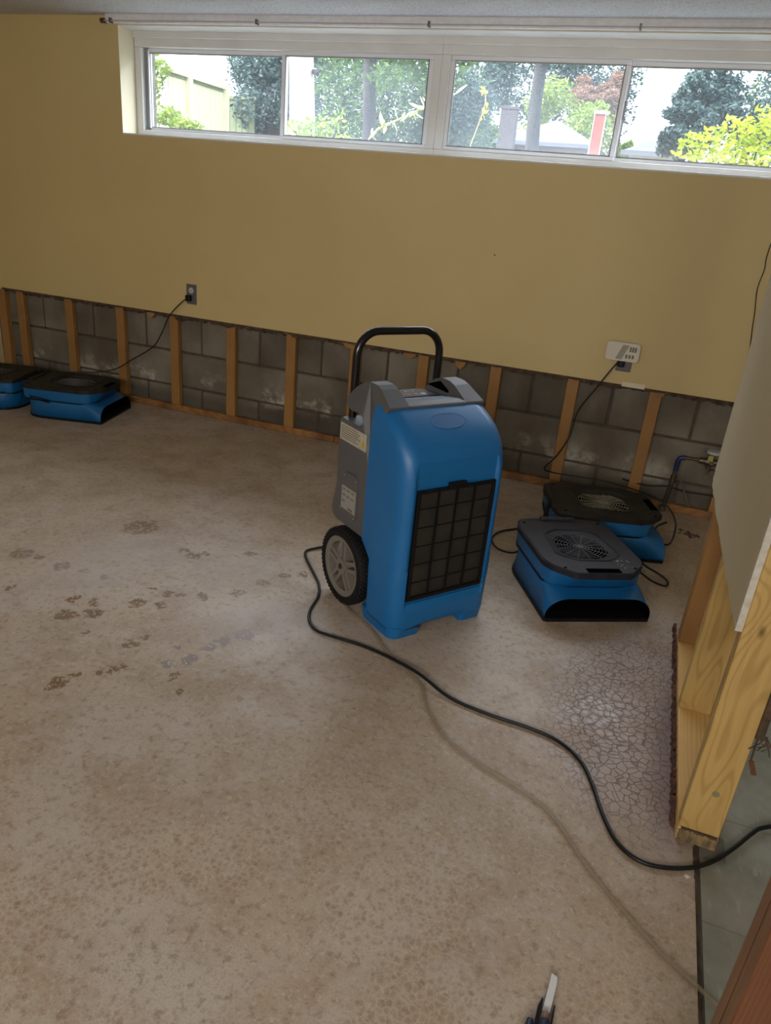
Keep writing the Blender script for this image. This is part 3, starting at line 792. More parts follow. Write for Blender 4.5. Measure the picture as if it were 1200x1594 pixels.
# ------------------------------------------------------------ air movers (local x = blowing direction, origin nozzle base centre)
def make_mover(lid_mat, wire_mat, name='air_mover'):
    M_ = empty(name)
    # rubber base plate
    base = [(x, y) for x, y in rrect(-.487, .004, -.206, .206, [.012, .13, .13, .012], 8)]
    m = MB(); m.prism(base, 'z', 0, .014); m.build('base_plate', BLACK, M_, bevel=.003)
    # blue lower duct: cross sections along x
    m = MB(); rings = []
    N = 12
    for x in (0, -.02, -.05, -.08, -.12, -.2, -.3, -.36, -.40, -.43, -.455, -.472, -.482):
        q = min(1, max(0, -x / .10)); q = q * q * (3 - 2 * q)
        h = .092 + (.112 - .092) * q; wb_ = .203; wt = .203 - .012 * q
        if x < -.36:
            d = (-x - .36) / .124; cut_ = .124 * (1 - math.sqrt(max(0, 1 - d * d))); wb_ -= cut_; wt -= cut_
        cr = .085 - .055 * q; ce = .066 - .044 * q
        r_ = [(x, -wb_, .010)]
        for k in range(N + 1):
            a = PI / 2 * k / N
            r_.append((x, -wt + cr * (1 - math.cos(a)), h - ce + ce * math.sin(a)))
        for k in range(N + 1):
            a = PI / 2 * k / N
            r_.append((x, wt - cr * (1 - math.sin(a)), h - ce + ce * math.cos(a)))
        r_.append((x, wb_, .010)); rings.append(r_)
    m.loft(rings, cap0=False, cap1=True); lower = m.build('duct_shell', BLUE2, M_)
    # nozzle mouth
    def mouth(x, ins):
        r_ = [(x, -.203 + ins, .010)]
        for k in range(N + 1):
            a = PI / 2 * k / N; r_.append((x, -.203 + ins + .085 * (1 - math.cos(a)), .026 + (.066 - ins) * math.sin(a)))
        for k in range(N + 1):
            a = PI / 2 * k / N; r_.append((x, .203 - ins - .085 * (1 - math.sin(a)), .026 + (.066 - ins) * math.cos(a)))
        r_.append((x, .203 - ins, .010)); return r_
    m = MB(); m.loft([mouth(.0005, 0), mouth(.0005, .003), mouth(-.05, .006)], cap0=False, cap1=True, smooth=False); m.build('outlet_mouth', VOID, M_)
    # upper housing
    def oct_(ins, z, dx=0):
        P_ = [(-.010 - ins + dx, -.105), (-.075 - ins * .6, -.175 + ins * .5), (-.125, -.196 + ins), (-.425, -.196 + ins), (-.488 + ins, -.172 + ins * .5), (-.500 + ins, -.110)]
        P_ = P_ + [(x, -y) for x, y in P_[::-1]]
        out_ = []
        for i in range(len(P_)):
            a = Vector(P_[i - 1]); b = Vector(P_[i]); c_ = Vector(P_[(i + 1) % len(P_)])
            for q in (.16, .08, 0):
                pass
            p0 = b + (a - b).normalized() * .014; p1 = b + (c_ - b).normalized() * .014
            for k in range(4):
                s_ = k / 3; out_.append((*(p0 * (1 - s_) ** 2 + b * 2 * s_ * (1 - s_) + p1 * s_ ** 2), z))
        return out_
    m = MB(); m.loft([oct_(.016, .098, -.055), oct_(.010, .108, -.045), oct_(.006, .12, -.035), oct_(.004, .168, -.006)]); m.build('upper_housing', BLUE2, M_)
    m = MB(); m.loft([oct_(.007, .100, -.045), oct_(.007, .106, -.045)], smooth=False); m.build('seam_band', BLACK, M_)
    # lid with round opening
    m = MB(); o1 = oct_(0, .166); o2 = oct_(0, .184); o3 = oct_(.006, .190)
    m.loft([o1, o2, o3], cap0=True, cap1=False, smooth=False)
    cxl, n = -.248, len(o3); Rg = .112
    ci = []
    for p in o3:
        a = math.atan2(p[1], p[0] - cxl); ci.append(a)
    for (ra, za), (rb, zb) in (((None, .190), (.152, .190)), ((.152, .190), (.148, .194)), ((.148, .194), (.143, .194)), ((.143, .194), (.138, .188)), ((.138, .188), (Rg, .182)), ((Rg, .182), (Rg, .150))):
        A_ = [(*p[:2], za) for p in o3] if ra is None else [(cxl + ra * math.cos(a), ra * math.sin(a), za) for a in ci]
        B_ = [(cxl + rb * math.cos(a), rb * math.sin(a), zb) for a in ci]
        m.loft([A_, B_], False, False, smooth=(ra is not None))
    lid = m.build('lid', lid_mat, M_)
    MB().cyl((cxl, 0, .166), 'z', Rg - .001, .006, 32).build('inlet_void', VOID, lid)
    gl = MB()
    for k in range(8): gl.ring((cxl, 0, .1815), 'z', .024 + k * .0122, .0014, 40, 5)
    for k in range(14):
        a = 2 * PI * k / 14
        gl.tube([(cxl + .012 * math.cos(a), .012 * math.sin(a), .1825), (cxl + Rg * math.cos(a), Rg * math.sin(a), .1825)], .0014, 5)
    gl.cyl((cxl, 0, .180), 'z', .013, .004, 14); gl.build('inlet_grille', wire_mat, lid)
    MB().box(-.052, -.0165, -.062, .070, .184, .1912).build('carry_slot', VOID, lid, bevel=.004)
    MB().box(-.500, -.470, -.08, .07, .186, .2000).build('rear_grip', lid_mat, lid, bevel=.006)
    for x, y in ((-.055, -.135), (-.055, .135), (-.45, -.16), (-.45, .16)):
        MB().cyl((x, y, .1885), 'z', .006, .0022, 10).build('screw_recess', VOID, lid)
    return M_
def waist_cord(M_, r=.004, sag=.0, side=1, z=.116):
    p = []
    for k in range(30):
        a = PI * (.55 + 1.1 * k / 29) * side
        p.append((-.27 + .235 * math.cos(a), .205 * max(-1, min(1, 1.25 * math.sin(a))), z + .008 * math.sin(5 * a)))
    MB().tube(smooth_path(p, 2), r, 6).build('wrapped_cord', CORD, M_)

LIDS = [None]
A1 = make_mover(LIDC, WIRE)
A1.location = (4.0225, -1.3505, 0); A1.rotation_euler = (0, 0, math.radians(28.97 - 90))
tag(A1, 'blue low-profile air mover with clean charcoal lid and black nozzle facing the viewer', 'air mover', 'low-profile air movers on the floor')
bpy.context.view_layer.update()
A2 = copy_tree(A1); A2.location = (4.175, -.500, 0); A2.rotation_euler = (0, 0, math.radians(19))
tag(A2, 'blue air mover with dusty black lid and tan dusty grille, under the right outlet', 'air mover', 'low-profile air movers on the floor')
A3 = copy_tree(A1); A3.location = (1.016, -.318, 0); A3.rotation_euler = (0, 0, math.radians(14.9))
tag(A3, 'blue air mover at far left by the block wall, its black nozzle pointing right', 'air mover', 'low-profile air movers on the floor')
A4 = copy_tree(A1); A4.location = (-.020, -.545, 0); A4.rotation_euler = (0, 0, math.radians(195))
tag(A4, 'blue air mover cut off by the left edge of the picture', 'air mover', 'low-profile air movers on the floor')
for A_ in (A2, A3, A4):
    for ch in [x for x in bpy.data.objects if x.parent == A_]:
        if ch.name.startswith('lid'):
            ch.data = ch.data.copy(); ch.data.materials[0] = LIDD
            for g_ in [x for x in bpy.data.objects if x.parent == ch]:
                if g_.name.startswith('inlet_grille'):
                    g_.data = g_.data.copy(); g_.data.materials[0] = WIREDUST if A_ is A2 else bpy.data.materials['outlet_grey']
                if g_.name.startswith('rear_grip'):
                    g_.data = g_.data.copy(); g_.data.materials[0] = LIDD
for A_ in (A2, A3, A4): waist_cord(A_, side=-1)
waist_cord(A3, side=-1, z=.104)
# pale scuffs on the front mover's lid
m = MB()
for k in range(14):
    x = -.085 + random.uniform(-.035, .03); y = .105 + random.uniform(-.03, .03); a = random.uniform(0, 3); l_ = random.uniform(.002, .007)
    dx, dy = math.cos(a) * l_, math.sin(a) * l_
    m.add([(x - dx, y - dy, .1906), (x + dy * .4, y - dx * .4, .1906), (x + dx, y + dy, .1906), (x - dy * .4, y + dx * .4, .1906)], [(0, 1, 2, 3)])
# (scuffs lie on the right half of the lid as seen from behind the nozzle)
sc = m.build('paint_scuffs', OUTWH, A1); sc['kind'] = 'stuff'

# ------------------------------------------------------------ cords and hose
def cord(name, pts, r, m_, label, cat='cord', sub=6, group=None):
    o = MB().tube(smooth_path(pts, sub), r, 8).build(name, m_)
    return tag(o, label, cat, group)
dc = [(3.10, -1.25), (3.00, -1.28), (2.911, -1.322), (2.882, -1.354), (2.862, -1.392), (2.885, -1.443), (2.951, -1.523), (3.026, -1.615), (3.066, -1.702), (3.082, -1.796), (3.11, -1.862),
 (3.157, -1.905), (3.215, -1.913), (3.32, -1.916), (3.417, -1.933), (3.544, -1.989), (3.663, -2.043), (3.786, -2.065), (3.899, -2.07), (3.988, -2.087), (4.056, -2.14),
 (4.096, -2.216), (4.129, -2.306), (4.165, -2.376), (4.207, -2.41), (4.257, -2.414), (4.326, -2.387), (4.382, -2.341), (4.434, -2.272), (4.475, -2.209), (4.503, -2.176), (4.56, -2.150), (4.70, -2.16), (4.95, -2.20)]
cord('power_cord', [(x, y, .0185 if x == 3.544 else .0065) for x, y in dc], .0052, CORD, 'long black power cord curving across the floor from the dehumidifier to the doorway', 'power cord', 5)
hs = [(3.13, -1.66), (3.207, -1.735), (3.307, -1.8), (3.404, -1.9), (3.51, -1.981), (3.567, -2.024), (3.626, -2.128), (3.705, -2.218), (3.81, -2.276), (3.893, -2.303), (3.967, -2.334),
 (4.03, -2.382), (4.093, -2.46), (4.164, -2.535), (4.223, -2.588), (4.277, -2.634), (4.336, -2.67), (4.375, -2.695), (4.43, -2.73), (4.6, -2.80)]
def hz(i, x, y): return .0052
cord('drain_hose', [(x, y, hz(i, x, y)) for i, (x, y) in enumerate(hs)], .0050, HOSE, 'clear vinyl drain hose lying across the floor under the black cord', 'hose', 5)
g = 'black cords of the air movers'
cord('power_cord', [(1.360, -.040, .726), (1.33, -.060, .700), (1.246, -.07, .611), (1.176, -.07, .485), (1.11, -.07, .400), (.958, -.09, .300), (.86, -.11, .235), (.76, -.16, .206), (.66, -.22, .199), (.60, -.27, .199)],
     .0035, CORD, 'black cord running from the left outlet down to the far left air mover', 'power cord')
cord('power_cord', [(3.865, -.045, .735), (3.835, -.06, .690), (3.783, -.07, .590), (3.715, -.07, .455), (3.700, -.09, .325), (3.660, -.16, .230), (3.625, -.29, .195), (3.665, -.355, .2015), (3.78, -.345, .2005), (3.92, -.335, .2025), (4.05, -.365, .2010), (4.15, -.415, .199),
      (4.22, -.44, .175), (4.27, -.46, .11), (4.268, -.50, .03), (4.235, -.47, .006), (4.2, -.30, .006), (4.25, -.18, .006)],
     .0040, CORD, 'black cord from the right outlet draped over the dusty air mover', 'power cord')
cord('power_cord', [(3.70, -.60, .10), (3.69, -.62, .05), (3.655, -.62, .007), (3.595, -.68, .006), (3.53, -.76, .006), (3.515, -.86, .006), (3.565, -.955, .010), (3.64, -1.00, .03), (3.69, -1.03, .09)],
     .0040, CORD, 'black cord looping on the floor left of the front air mover', 'power cord')
cord('power_cord', [(4.13, -.90, .085), (4.17, -.878, .05), (4.225, -.86, .022), (4.262, -.886, .010), (4.255, -.94, .012), (4.20, -.985, .04), (4.15, -1.01, .075), (4.11, -1.03, .10)],
     .0042, CORD, 'short black cord loop sticking out right of the front air mover', 'power cord')
# strap hanging at the rear left of the dusty mover
m = MB(); m.tube(smooth_path([(-.50, -.06, .188), (-.520, -.10, .14), (-.518, -.145, .08), (-.498, -.17, .05), (-.478, -.165, .10), (-.462, -.19, .15)], 4), .009, 7); m.build('cord_bundle', CORD, A2)
# thin wire down the right end of the back wall
cord('wall_wire', [(4.400, -.016, 2.105), (4.402, -.016, 1.6), (4.398, -.018, 1.40), (4.387, -.018, 1.325), (4.384, -.018, 1.26), (4.389, -.018, 1.213), (4.382, -.018, 1.13), (4.398, -.018, 1.03), (4.406, -.018, .962), (4.418, -.018, .88), (4.430, -.018, .788), (4.440, -.018, .64)],
     .0022, CORD, 'thin dark wire hanging down the yellow wall at its right end', 'wire', 4)

# ------------------------------------------------------------ outlets
ol = empty('wall_outlet', (1.366, -.0127, .745)); tag(ol, 'grey duplex wall outlet with one white socket, left part of yellow wall', 'outlet')
MB().box(-.035, .035, -.006, 0, -.058, .058).build('face_plate', OUTGREY, ol, bevel=.003)
m = MB(); m.cyl((0, -.006, .022), 'y', .017, -.003, 20); m.build('socket', OUTWH, ol)
m = MB(); m.cyl((0, -.006, -.022), 'y', .017, -.002, 20); m.build('socket', OUTGREY, ol)
m = MB(); m.box(-.010, -.007, -.0096, -.0088, .018, .027); m.box(.006, .009, -.0096, -.0088, .018, .027); m.cyl((0, -.009, .0125), 'y', .0025, -.0006, 8); m.build('socket_slots', VOID, ol)
pg = MB(); pg.box(-.026, .006, -.036, -.008, -.040, -.004); pl_ = pg.build('plug', BLACK, ol, bevel=.006)
ol2 = empty('wall_outlet', (3.884, -.0127, .735)); tag(ol2, 'grey wall outlet behind the white plug-in box, with black plug', 'outlet')
MB().box(-.035, .037, -.006, 0, -.058, .058).build('face_plate', OUTGREY, ol2, bevel=.003)
MB().box(-.028, .004, -.040, -.006, -.034, .004).build('plug', BLACK, ol2, bevel=.006)
dv = empty('plug_in_device', (3.868, -.0187, .774)); tag(dv, 'white rounded plug-in box on the right wall outlet', 'plug-in box')
m = MB(); m.prism(rrect(-.078, .078, -.042, .046, .016, 5), 'y', 0, -.036); bd = m.build('body', DEVW, dv, bevel=.006, seg=3)
m = MB(); m.prism([(-.030, -.034), (.000, -.034), (.026, .036), (-.004, .036)], 'y', -.0355, -.0366); m.build('diagonal_stripe', DEVG, dv)
m = MB()
for k in range(3): m.box(.030 + k * .012, .039 + k * .012, -.0366, -.0355, .006, .030)
for k in range(3): m.box(.016 + k * .015, .026 + k * .015, -.0366, -.0355, -.026, -.008)
m.build('printed_marks', DEVM, dv)
o = MB().cyl((3.163, -.0127, 1.15), 'y', .004, -.003, 8).build('nail_head', DARKRAG, wb)

ps = MB(); ps.prism([(0, -.006), (.055, .002), (.150, .0), (.165, .010), (.09, .012), (.01, .010)], 'z', 0, .003)
o = ps.build('paper_scrap', mat('bluish_paper', (.62, .66, .80), .6)); o.location = (1.566, -.006, WZ0 + .0062); tag(o, 'thin bluish-white paper scrap on the sill below the first pane', 'paper')
# ------------------------------------------------------------ water pipe by the right end of the block wall
wpipe = empty('water_pipe', (4.24, .0, 0)); tag(wpipe, 'water pipe with blue elbow and brass shutoff valve in front of the blocks', 'pipe')
def wt(name, pts, r, m_): return MB().tube(smooth_path([(x - 4.24, y, z) for x, y, z in pts], 4), r, 10).build(name, m_, wpipe)
wt('lower_riser', [(4.222, -.03, .02), (4.231, -.03, .10), (4.236, -.03, .17)], .011, PIPED)
wt('coupling', [(4.236, -.03, .160), (4.238, -.03, .205)], .014, BRASS)
wt('collar', [(4.222, -.03, .010), (4.223, -.03, .035)], .017, mat('green_brass', (.10, .13, .10), .5, .5))
wt('riser', [(4.237, -.03, .20), (4.239, -.03, .235)], .010, BRASS)
wt('elbow', [(4.239, -.03, .232), (4.240, -.03, .275), (4.247, -.03, .298), (4.270, -.03, .305)], .0125, PIPEB)
wt('arm', [(4.268, -.03, .305), (4.345, -.03, .306)], .008, COPPER)
vb = MB(); vb.cyl((.095, -.03, .306), 'x', .016, .03, 12); vb.cyl((.125, -.03, .306), 'x', .022, .035, 8); vb.cyl((.16, -.03, .306), 'x', .015, .05, 12)
vb.cyl((.140, -.03, .306), 'z', .013, .045, 10); vb.cyl((.142, -.03, .27), 'z', .012, .036, 10); vb.cyl((.15, -.06, .31), 'y', .012, .03, 10)
vb.build('valve_body', BRASS, wpipe, bevel=.002)
m = MB(); m.cyl((.150, -.035, .352), 'z', .034, .014, 20); m.build('gauge_cap', GAUGE, wpipe, bevel=.004)
MB().box(.128, .152, -.062, -.058, .318, .345).build('yellow_tag', GAUGEY, wpipe)
MB().cyl((.165, -.03, .255), 'y', .016, -.02, 12).build('drain_cap', BRASS, wpipe, bevel=.003)
wt('thin_tube', [(4.245, -.02, .215), (4.285, -.015, .17), (4.31, -.02, .12), (4.345, -.04, .055)], .0035, mat('grey_tube', (.10, .09, .07), .6))
cord('wall_cable', [(4.0, .030, .115), (4.12, -.010, .118), (4.22, -.012, .135), (4.30, -.012, .126), (4.42, -.012, .130), (4.62, -.012, .13)], .004, CORD, 'black cable running low along the blocks beside the water pipe', 'cable', 5)
db = MB()
for k in range(26):
    a = random.uniform(0, 6.28); r_ = random.uniform(0, 1); x = 4.35 + .07 * r_ * math.cos(a); y = -.27 + .04 * r_ * math.sin(a); q = random.uniform(.005, .014)
    db.add([(x - q, y, 0), (x, y - q, 0), (x + q, y, 0), (x, y + q, 0), (x, y, q * .7)], [(0, 1, 4), (1, 2, 4), (2, 3, 4), (3, 0, 4)])
o = db.build('rubble', DARKRAG, fix=False); tag(o, 'dark crumbled debris on the floor below the water pipe', 'debris', kind='stuff')
# small light crumbs of plaster on the slab
for k, (x, y) in enumerate([(1.27, -.30), (1.34, -.34), (1.36, -.28), (1.62, -.22), (1.68, -.26), (4.325, -2.405)]):
    q = .008 if k < 5 else .010
    m = MB(); m.add([(-q, 0, 0), (0, -q * .7, 0), (q * .8, 0, 0), (0, q, 0), (0, 0, q * .5)], [(0, 1, 4), (1, 2, 4), (2, 3, 4), (3, 0, 4)])
    o = m.build('plaster_crumb', PAPER, fix=False); o.location = (x, y, 0); o.rotation_euler = (0, 0, k)
    if k < 5: tag(o, 'pale plaster crumb on the slab before the block wall, %s of five' % ('leftmost', 'middle', 'second', 'fourth', 'rightmost')[k], 'crumb', 'plaster crumbs by the left block wall')
    else: tag(o, 'pale chip at the corner of the cracked slab edge in the doorway', 'crumb')

# ------------------------------------------------------------ small tool at the bottom edge of the picture
NAVY = mat('navy_plastic', (.012, .016, .050), .4); TAN = mat('tan_plastic', (.22, .14, .09), .5)
tl = empty('strap_tool', (4.079, -2.845, 0)); tag(tl, 'small navy and black tool with an upright white strip at the bottom edge', 'tool')
m = MB(); P_ = [(-.002, .078), (.009, .074), (.010, .060), (.008, .030), (.005, -.012), (-.008, -.010), (-.005, .030), (-.003, .055)]
m.prism(P_, 'z', .006, .009); m.build('white_strip', mat('white_strip', (.60, .62, .62), .4), tl)
m = MB(); m.cyl((0, -.065, .013), 'y', .013, .045, 16, r2=.010); m.build('navy_grip', NAVY, tl, bevel=.003)
m = MB(); m.cyl((-.001, -.020, .011), 'y', .0095, .016, 14, r2=.007); m.build('collar', TAN, tl)
m = MB(); m.prism([(-.018, -.045), (-.010, -.04), (-.009, .020), (-.011, .022), (-.016, .005)], 'z', .004, .012); m.build('prong', BLACK, tl)
m = MB(); m.prism([(.010, -.04), (.013, -.04), (.0135, .016), (.011, .017)], 'z', .004, .012); m.build('prong', BLACK, tl)
m = MB(); m.cyl((-.025, -.068, .013), 'y', .012, .040, 14, r2=.006); m.build('side_cap', NAVY, tl, bevel=.003)

# ------------------------------------------------------------ outdoors
def leafmat(name, c1, c2, trans=.45):
    m = mat(name, c1, .6); t = NT(m)
    oi = t.n('TexNoise'); oi.inputs['Scale'].default_value = 3.0; t.l(t.tc.outputs['Object'], oi.inputs['Vector'])
    g_ = t.n('NewGeometry'); c = t.ramp(g_.outputs['Random Per Island'], [(0, c1), (1, c2)]); t.base(c)
    tr = t.n('BsdfTranslucent'); t.l(c, tr.inputs[0]); mx = t.n('MixShader'); mx.inputs[0].default_value = trans
    out = [x for x in t.t.nodes if x.type == 'OUTPUT_MATERIAL'][0]
    t.l(t.p.outputs[0], mx.inputs[1]); t.l(tr.outputs[0], mx.inputs[2]); t.l(mx.outputs[0], out.inputs[0])
    return m
LF_BLUE = leafmat('blue_green_needles', (.03, .065, .075), (.13, .21, .20), .2)
LF_GREEN = leafmat('mid_green_leaves', (.05, .12, .05), (.18, .30, .10))
LF_LIME = leafmat('lime_leaves', (.28, .42, .03), (.60, .62, .06))
LF_YG = leafmat('yellow_green_leaves', (.15, .28, .05), (.45, .52, .12))
LF_PINK = leafmat('reddish_leaves', (.30, .15, .12), (.42, .30, .22))
LF_YEL = leafmat('yellow_leaves', (.75, .55, .02), (.85, .65, .05))
BARKL = noisy('pale_bark', (.42, .36, .34), (.60, .52, .46), 6, .9, .5, 20, vecscale=(1, 1, .25))
BARKD = noisy('dark_bark', (.028, .028, .036), (.06, .058, .062), 6, .9, .5, 20, vecscale=(1, 1, .25))
ROOF = noisy('grey_shingles', (.12, .13, .15), (.16, .17, .19), 30, .9)
ROOFB = noisy('dark_blue_shingles', (.10, .12, .17), (.16, .18, .22), 30, .9)
BRICK = noisy('red_brick', (.24, .055, .04), (.30, .09, .07), 20, .9)
HWALL = mat('house_wall', (.12, .085, .07), .9)
PILL = mat('grey_mauve_chimney', (.085, .075, .09), .9)
FENCE = noisy('pale_fence_wood', (.62, .60, .42), (.74, .72, .52), 5, .85, vecscale=(1, 6, .5))
FENCE_SHADE = noisy('shaded_fence_wood', (.17, .21, .13), (.24, .28, .18), 5, .85)  # fence wood with the shade put into its colour
GRASS = noisy('dry_lawn', (.13, .13, .09), (.19, .19, .14), 3, .95)

gd = MB(); gd.add([(-45, .3, 1.42), (40, .3, 1.42), (40, 90, 5.0), (-45, 90, 5.0)], [(0, 1, 2, 3)])
o = gd.build('ground', GRASS, fix=False); tag(o, kind='structure')
def gz(y): return 1.42 + (y - .3) * (3.58 / 89.7)

def foliage(m, blobs_, n, size, seed, flat=.6):
    rnd = random.Random(seed); tot = sum(b[3] * b[4] * b[5] for b in blobs_)
    for (cx, cy, cz, rx, ry, rz) in blobs_:
        k = max(4, int(n * rx * ry * rz / tot))
        for _ in range(k):
            d = Vector((rnd.gauss(0, 1), rnd.gauss(0, 1), rnd.gauss(0, 1))).normalized() * (rnd.random() ** .4)
            c = Vector((cx + d.x * rx, cy + d.y * ry, cz + d.z * rz))
            u = Vector((rnd.gauss(0, 1), rnd.gauss(0, 1), rnd.gauss(0, flat))).normalized()
            v = u.cross(Vector((rnd.gauss(0, 1), rnd.gauss(0, 1), rnd.gauss(0, 1)))).normalized()
            s_ = size * rnd.uniform(.6, 1.3)
            a = c - u * s_; b_ = c + v * s_ * .42; e_ = c + u * s_; f_ = c - v * s_ * .42
            m.v += [tuple(a), tuple(b_), tuple(e_), tuple(f_)]; q = len(m.v) - 4
            m.f.append((q, q + 1, q + 2, q + 3)); m.sm.append(False); m.mi.append(0)
def tree(name, label, x, y, trunk_r, h, blobs_, n, size, lm, bm_, seed, group=None, cat='tree', lean=0):
    z0 = gz(y) - .02
    r = empty(name, (x, y, z0)); tag(r, label, cat, group)
    m = MB(); pts = [(lean * k / 6 + .02 * math.sin(k * 2.1) * (k > 0), .02 * math.cos(k * 1.7) * (k > 0), h * k / 6) for k in range(7)]
    m.tube(pts, trunk_r, 10, rr=[trunk_r * (1.15 if k == 0 else 1 - .08 * k) for k in range(7)]); m.build('trunk', bm_, r)
    if blobs_:
        m = MB(); foliage(m, blobs_, n, size, seed); f_ = m.build('foliage', lm, r, fix=False); f_['kind'] = 'stuff'
    return r
def clump(cx, cy, cz, R, n, seed, sq=.8):
    rnd = random.Random(seed)
    return [(cx + rnd.uniform(-R, R) * .75, cy + rnd.uniform(-R, R) * .5, cz + rnd.uniform(-R, R) * sq * .75, R * rnd.uniform(.25, .5), R * .35, R * rnd.uniform(.22, .42)) for _ in range(n)]
def P_at(az, d):     # a spot on the ground plan, seen from the room's middle
    a = math.radians(az); return 4.0 + d * math.sin(a), -3.78 + d * math.cos(a)

# distant tree belt, tree by tree
belt = [(-29.6, 34, LF_BLUE, 1.7), (-29.4, 17, LF_BLUE, 1.15), (-27.5, 30, LF_BLUE, 4.0), (-24.5, 27, LF_GREEN, 3.6), (-21.5, 31, LF_BLUE, 4.0), (-19.0, 34, LF_GREEN, 3.0), (-16.6, 28, LF_BLUE, 1.5)]
for i, (az, d, lm, R) in enumerate(belt):
    x, y = P_at(az, d); z = (d * math.tan(math.radians(7)) + 1.3) - gz(y)
    bl_ = clump(0, 0, z, R, 18, 40 + i)
    tree('garden_tree', ['dark conifer far behind the shaded fence end', 'blue-green conifer just right of the pale fence', 'dark conifer left of the bright trunk', 'mid green tree behind the bright trunk',
         'dark tree behind the leafy branch', 'mid green tree at the right of the second pane', 'blue-green tree at the left of the third pane'][i], x, y, .22, z, bl_, 10500, .045 + R * .011, lm, BARKD, 60 + i, 'trees beyond the window')
for i, (az, d, el, R, lm, lab) in enumerate([(-13.2, 62, 8.6, 4.2, LF_BLUE, 'tall blue-green tree above the grey roof'), (-8.2, 64, 8.8, 4.6, LF_BLUE, 'tall tree behind the dark trunk and grey roof'),
        (-7.2, 60, 8.2, 1.9, LF_PINK, 'reddish autumn tree behind the brick chimney'), (-9.0, 58, 6.4, 3.4, LF_YG, 'low yellow-green tree behind the grey roof'), (-4.9, 58, 5.0, .9, LF_YG, 'low pale green tree left of the dark blue roof'),
        (-15.4, 52, 5.9, 2.2, LF_GREEN, 'green shrubby tree left of the mauve chimney')]):
    x, y = P_at(az, d); z = (d * math.tan(math.radians(el)) + 1.3) - gz(y)
    tree('garden_tree', lab, x, y, .25, z, clump(0, 0, z, R, 14, 80 + i), 6500, .17, lm, BARKD, 90 + i, 'trees beyond the window')
# conifers at the right
for i, (az, d, el, R, lm, lab) in enumerate([(-1.0, 17, 6.4, .55, LF_BLUE, 'blue-green conifer at the left of the fourth pane'), (2.9, 19, 8.4, 1.3, LF_BLUE, 'large conifer behind the lime bush'), (5.6, 22, 9.4, 1.6, LF_GREEN, 'green conifer at the right edge of the fourth pane'),
        (-.2, 18, 8.9, .62, LF_BLUE, 'conifer top rising in the fourth pane')]):
    x, y = P_at(az, d); z = (d * math.tan(math.radians(el)) + 1.3) - gz(y)
    tree('conifer', lab, x, y, .12, z, clump(0, 0, z, R, 20, 120 + i, 1.0), 6500, .055, lm, BARKD, 130 + i, 'trees beyond the window')
# trunks
x, y = -1.06, 6.0
t1 = tree('tree', 'pale sunlit tree trunk with a cut branch stub, second pane', x, y, .19, 4.2, [], 0, 0, None, BARKL, 1)
MB().tube([(.16, -.02, 1.25), (.24, -.05, 1.22)], .03, 8).build('branch_stub', BARKD, t1)
tree('tree', 'slim tree trunk in the middle of the second pane', -.72, 7.6, .115, 4.2, [(.5, .2, 1.75, .5, .3, .25), (.9, .3, 1.5, .45, .3, .3), (.35, -.3, 1.35, .35, .2, .2), (1.1, .5, 1.85, .6, .4, .2)], 1500, .055, LF_GREEN, BARKD, 3, lean=-.12)
tree('tree', 'dark leaning tree trunk in the third pane', 1.02, 11.6, .145, 4.4, [(-.6, .2, 2.5, .7, .4, .35), (.6, .3, 2.45, .5, .4, .3)], 1000, .07, LF_BLUE, BARKD, 5, lean=-.14)
# near shrubs
def shrub(name, label, x, y, blobs_, n, size, lm, seed, stems=5):
    r = empty(name, (x, y, gz(y) - .01)); tag(r, label, 'shrub')
    m = MB(); rnd = random.Random(seed)
    for b in blobs_[:stems * 2]:
        m.tube([(b[0] * .2, b[1] * .2, 0), (b[0] * .6, b[1] * .6, b[2] * .5), (b[0], b[1], b[2])], .006, 5)
    m.build('stems', BARKD, r)
    m = MB(); foliage(m, blobs_, n, size, seed); f_ = m.build('foliage', lm, r, fix=False); f_['kind'] = 'stuff'
    return r
z2 = gz(2.5)
shrub('shrub', 'bright lime-yellow bush filling the right of the fourth pane', 4.35, 2.5,
      [(-.40, 0, 1.92 - z2, .13, .15, .12), (-.30, 0, 1.98 - z2, .12, .15, .10), (-.12, 0, 2.05 - z2, .16, .2, .11), (.05, 0, 2.10 - z2, .17, .2, .12), (.22, 0, 2.12 - z2, .2, .2, .13), (-.2, 0, 1.85 - z2, .22, .25, .13),
       (.1, 0, 1.9 - z2, .3, .25, .16), (.45, .1, 2.0 - z2, .25, .2, .25), (0, 0, 1.7 - z2, .4, .25, .15)], 2400, .030, LF_LIME, 11)
z2 = gz(2.0)
shrub('shrub', 'yellow-green bush at the bottom left of the second pane', 1.18, 2.0,
      [(-.22, 0, 1.84 - z2, .10, .12, .07), (-.08, 0, 1.86 - z2, .10, .12, .09), (.06, 0, 1.88 - z2, .09, .1, .10), (.16, 0, 1.93 - z2, .06, .08, .08), (.0, 0, 1.74 - z2, .28, .12, .10), (.22, 0, 1.78 - z2, .06, .1, .08)], 700, .024, LF_YG, 12)
z2 = gz(8.1)
shrub('shrub', 'green creeper over the left end of the pale fence, first pane', -4.80, 8.1,
      [(-.28, 0, 3.32 - z2, .20, .2, .16), (-.05, 0, 3.18 - z2, .18, .2, .14), (-.15, 0, 2.98 - z2, .15, .15, .14), (-.2, 0, 2.75 - z2, .10, .12, .16), (.25, -.3, 2.45 - z2, .30, .2, .16), (.7, -.4, 2.32 - z2, .35, .2, .12)], 1300, .045, LF_YG, 13)
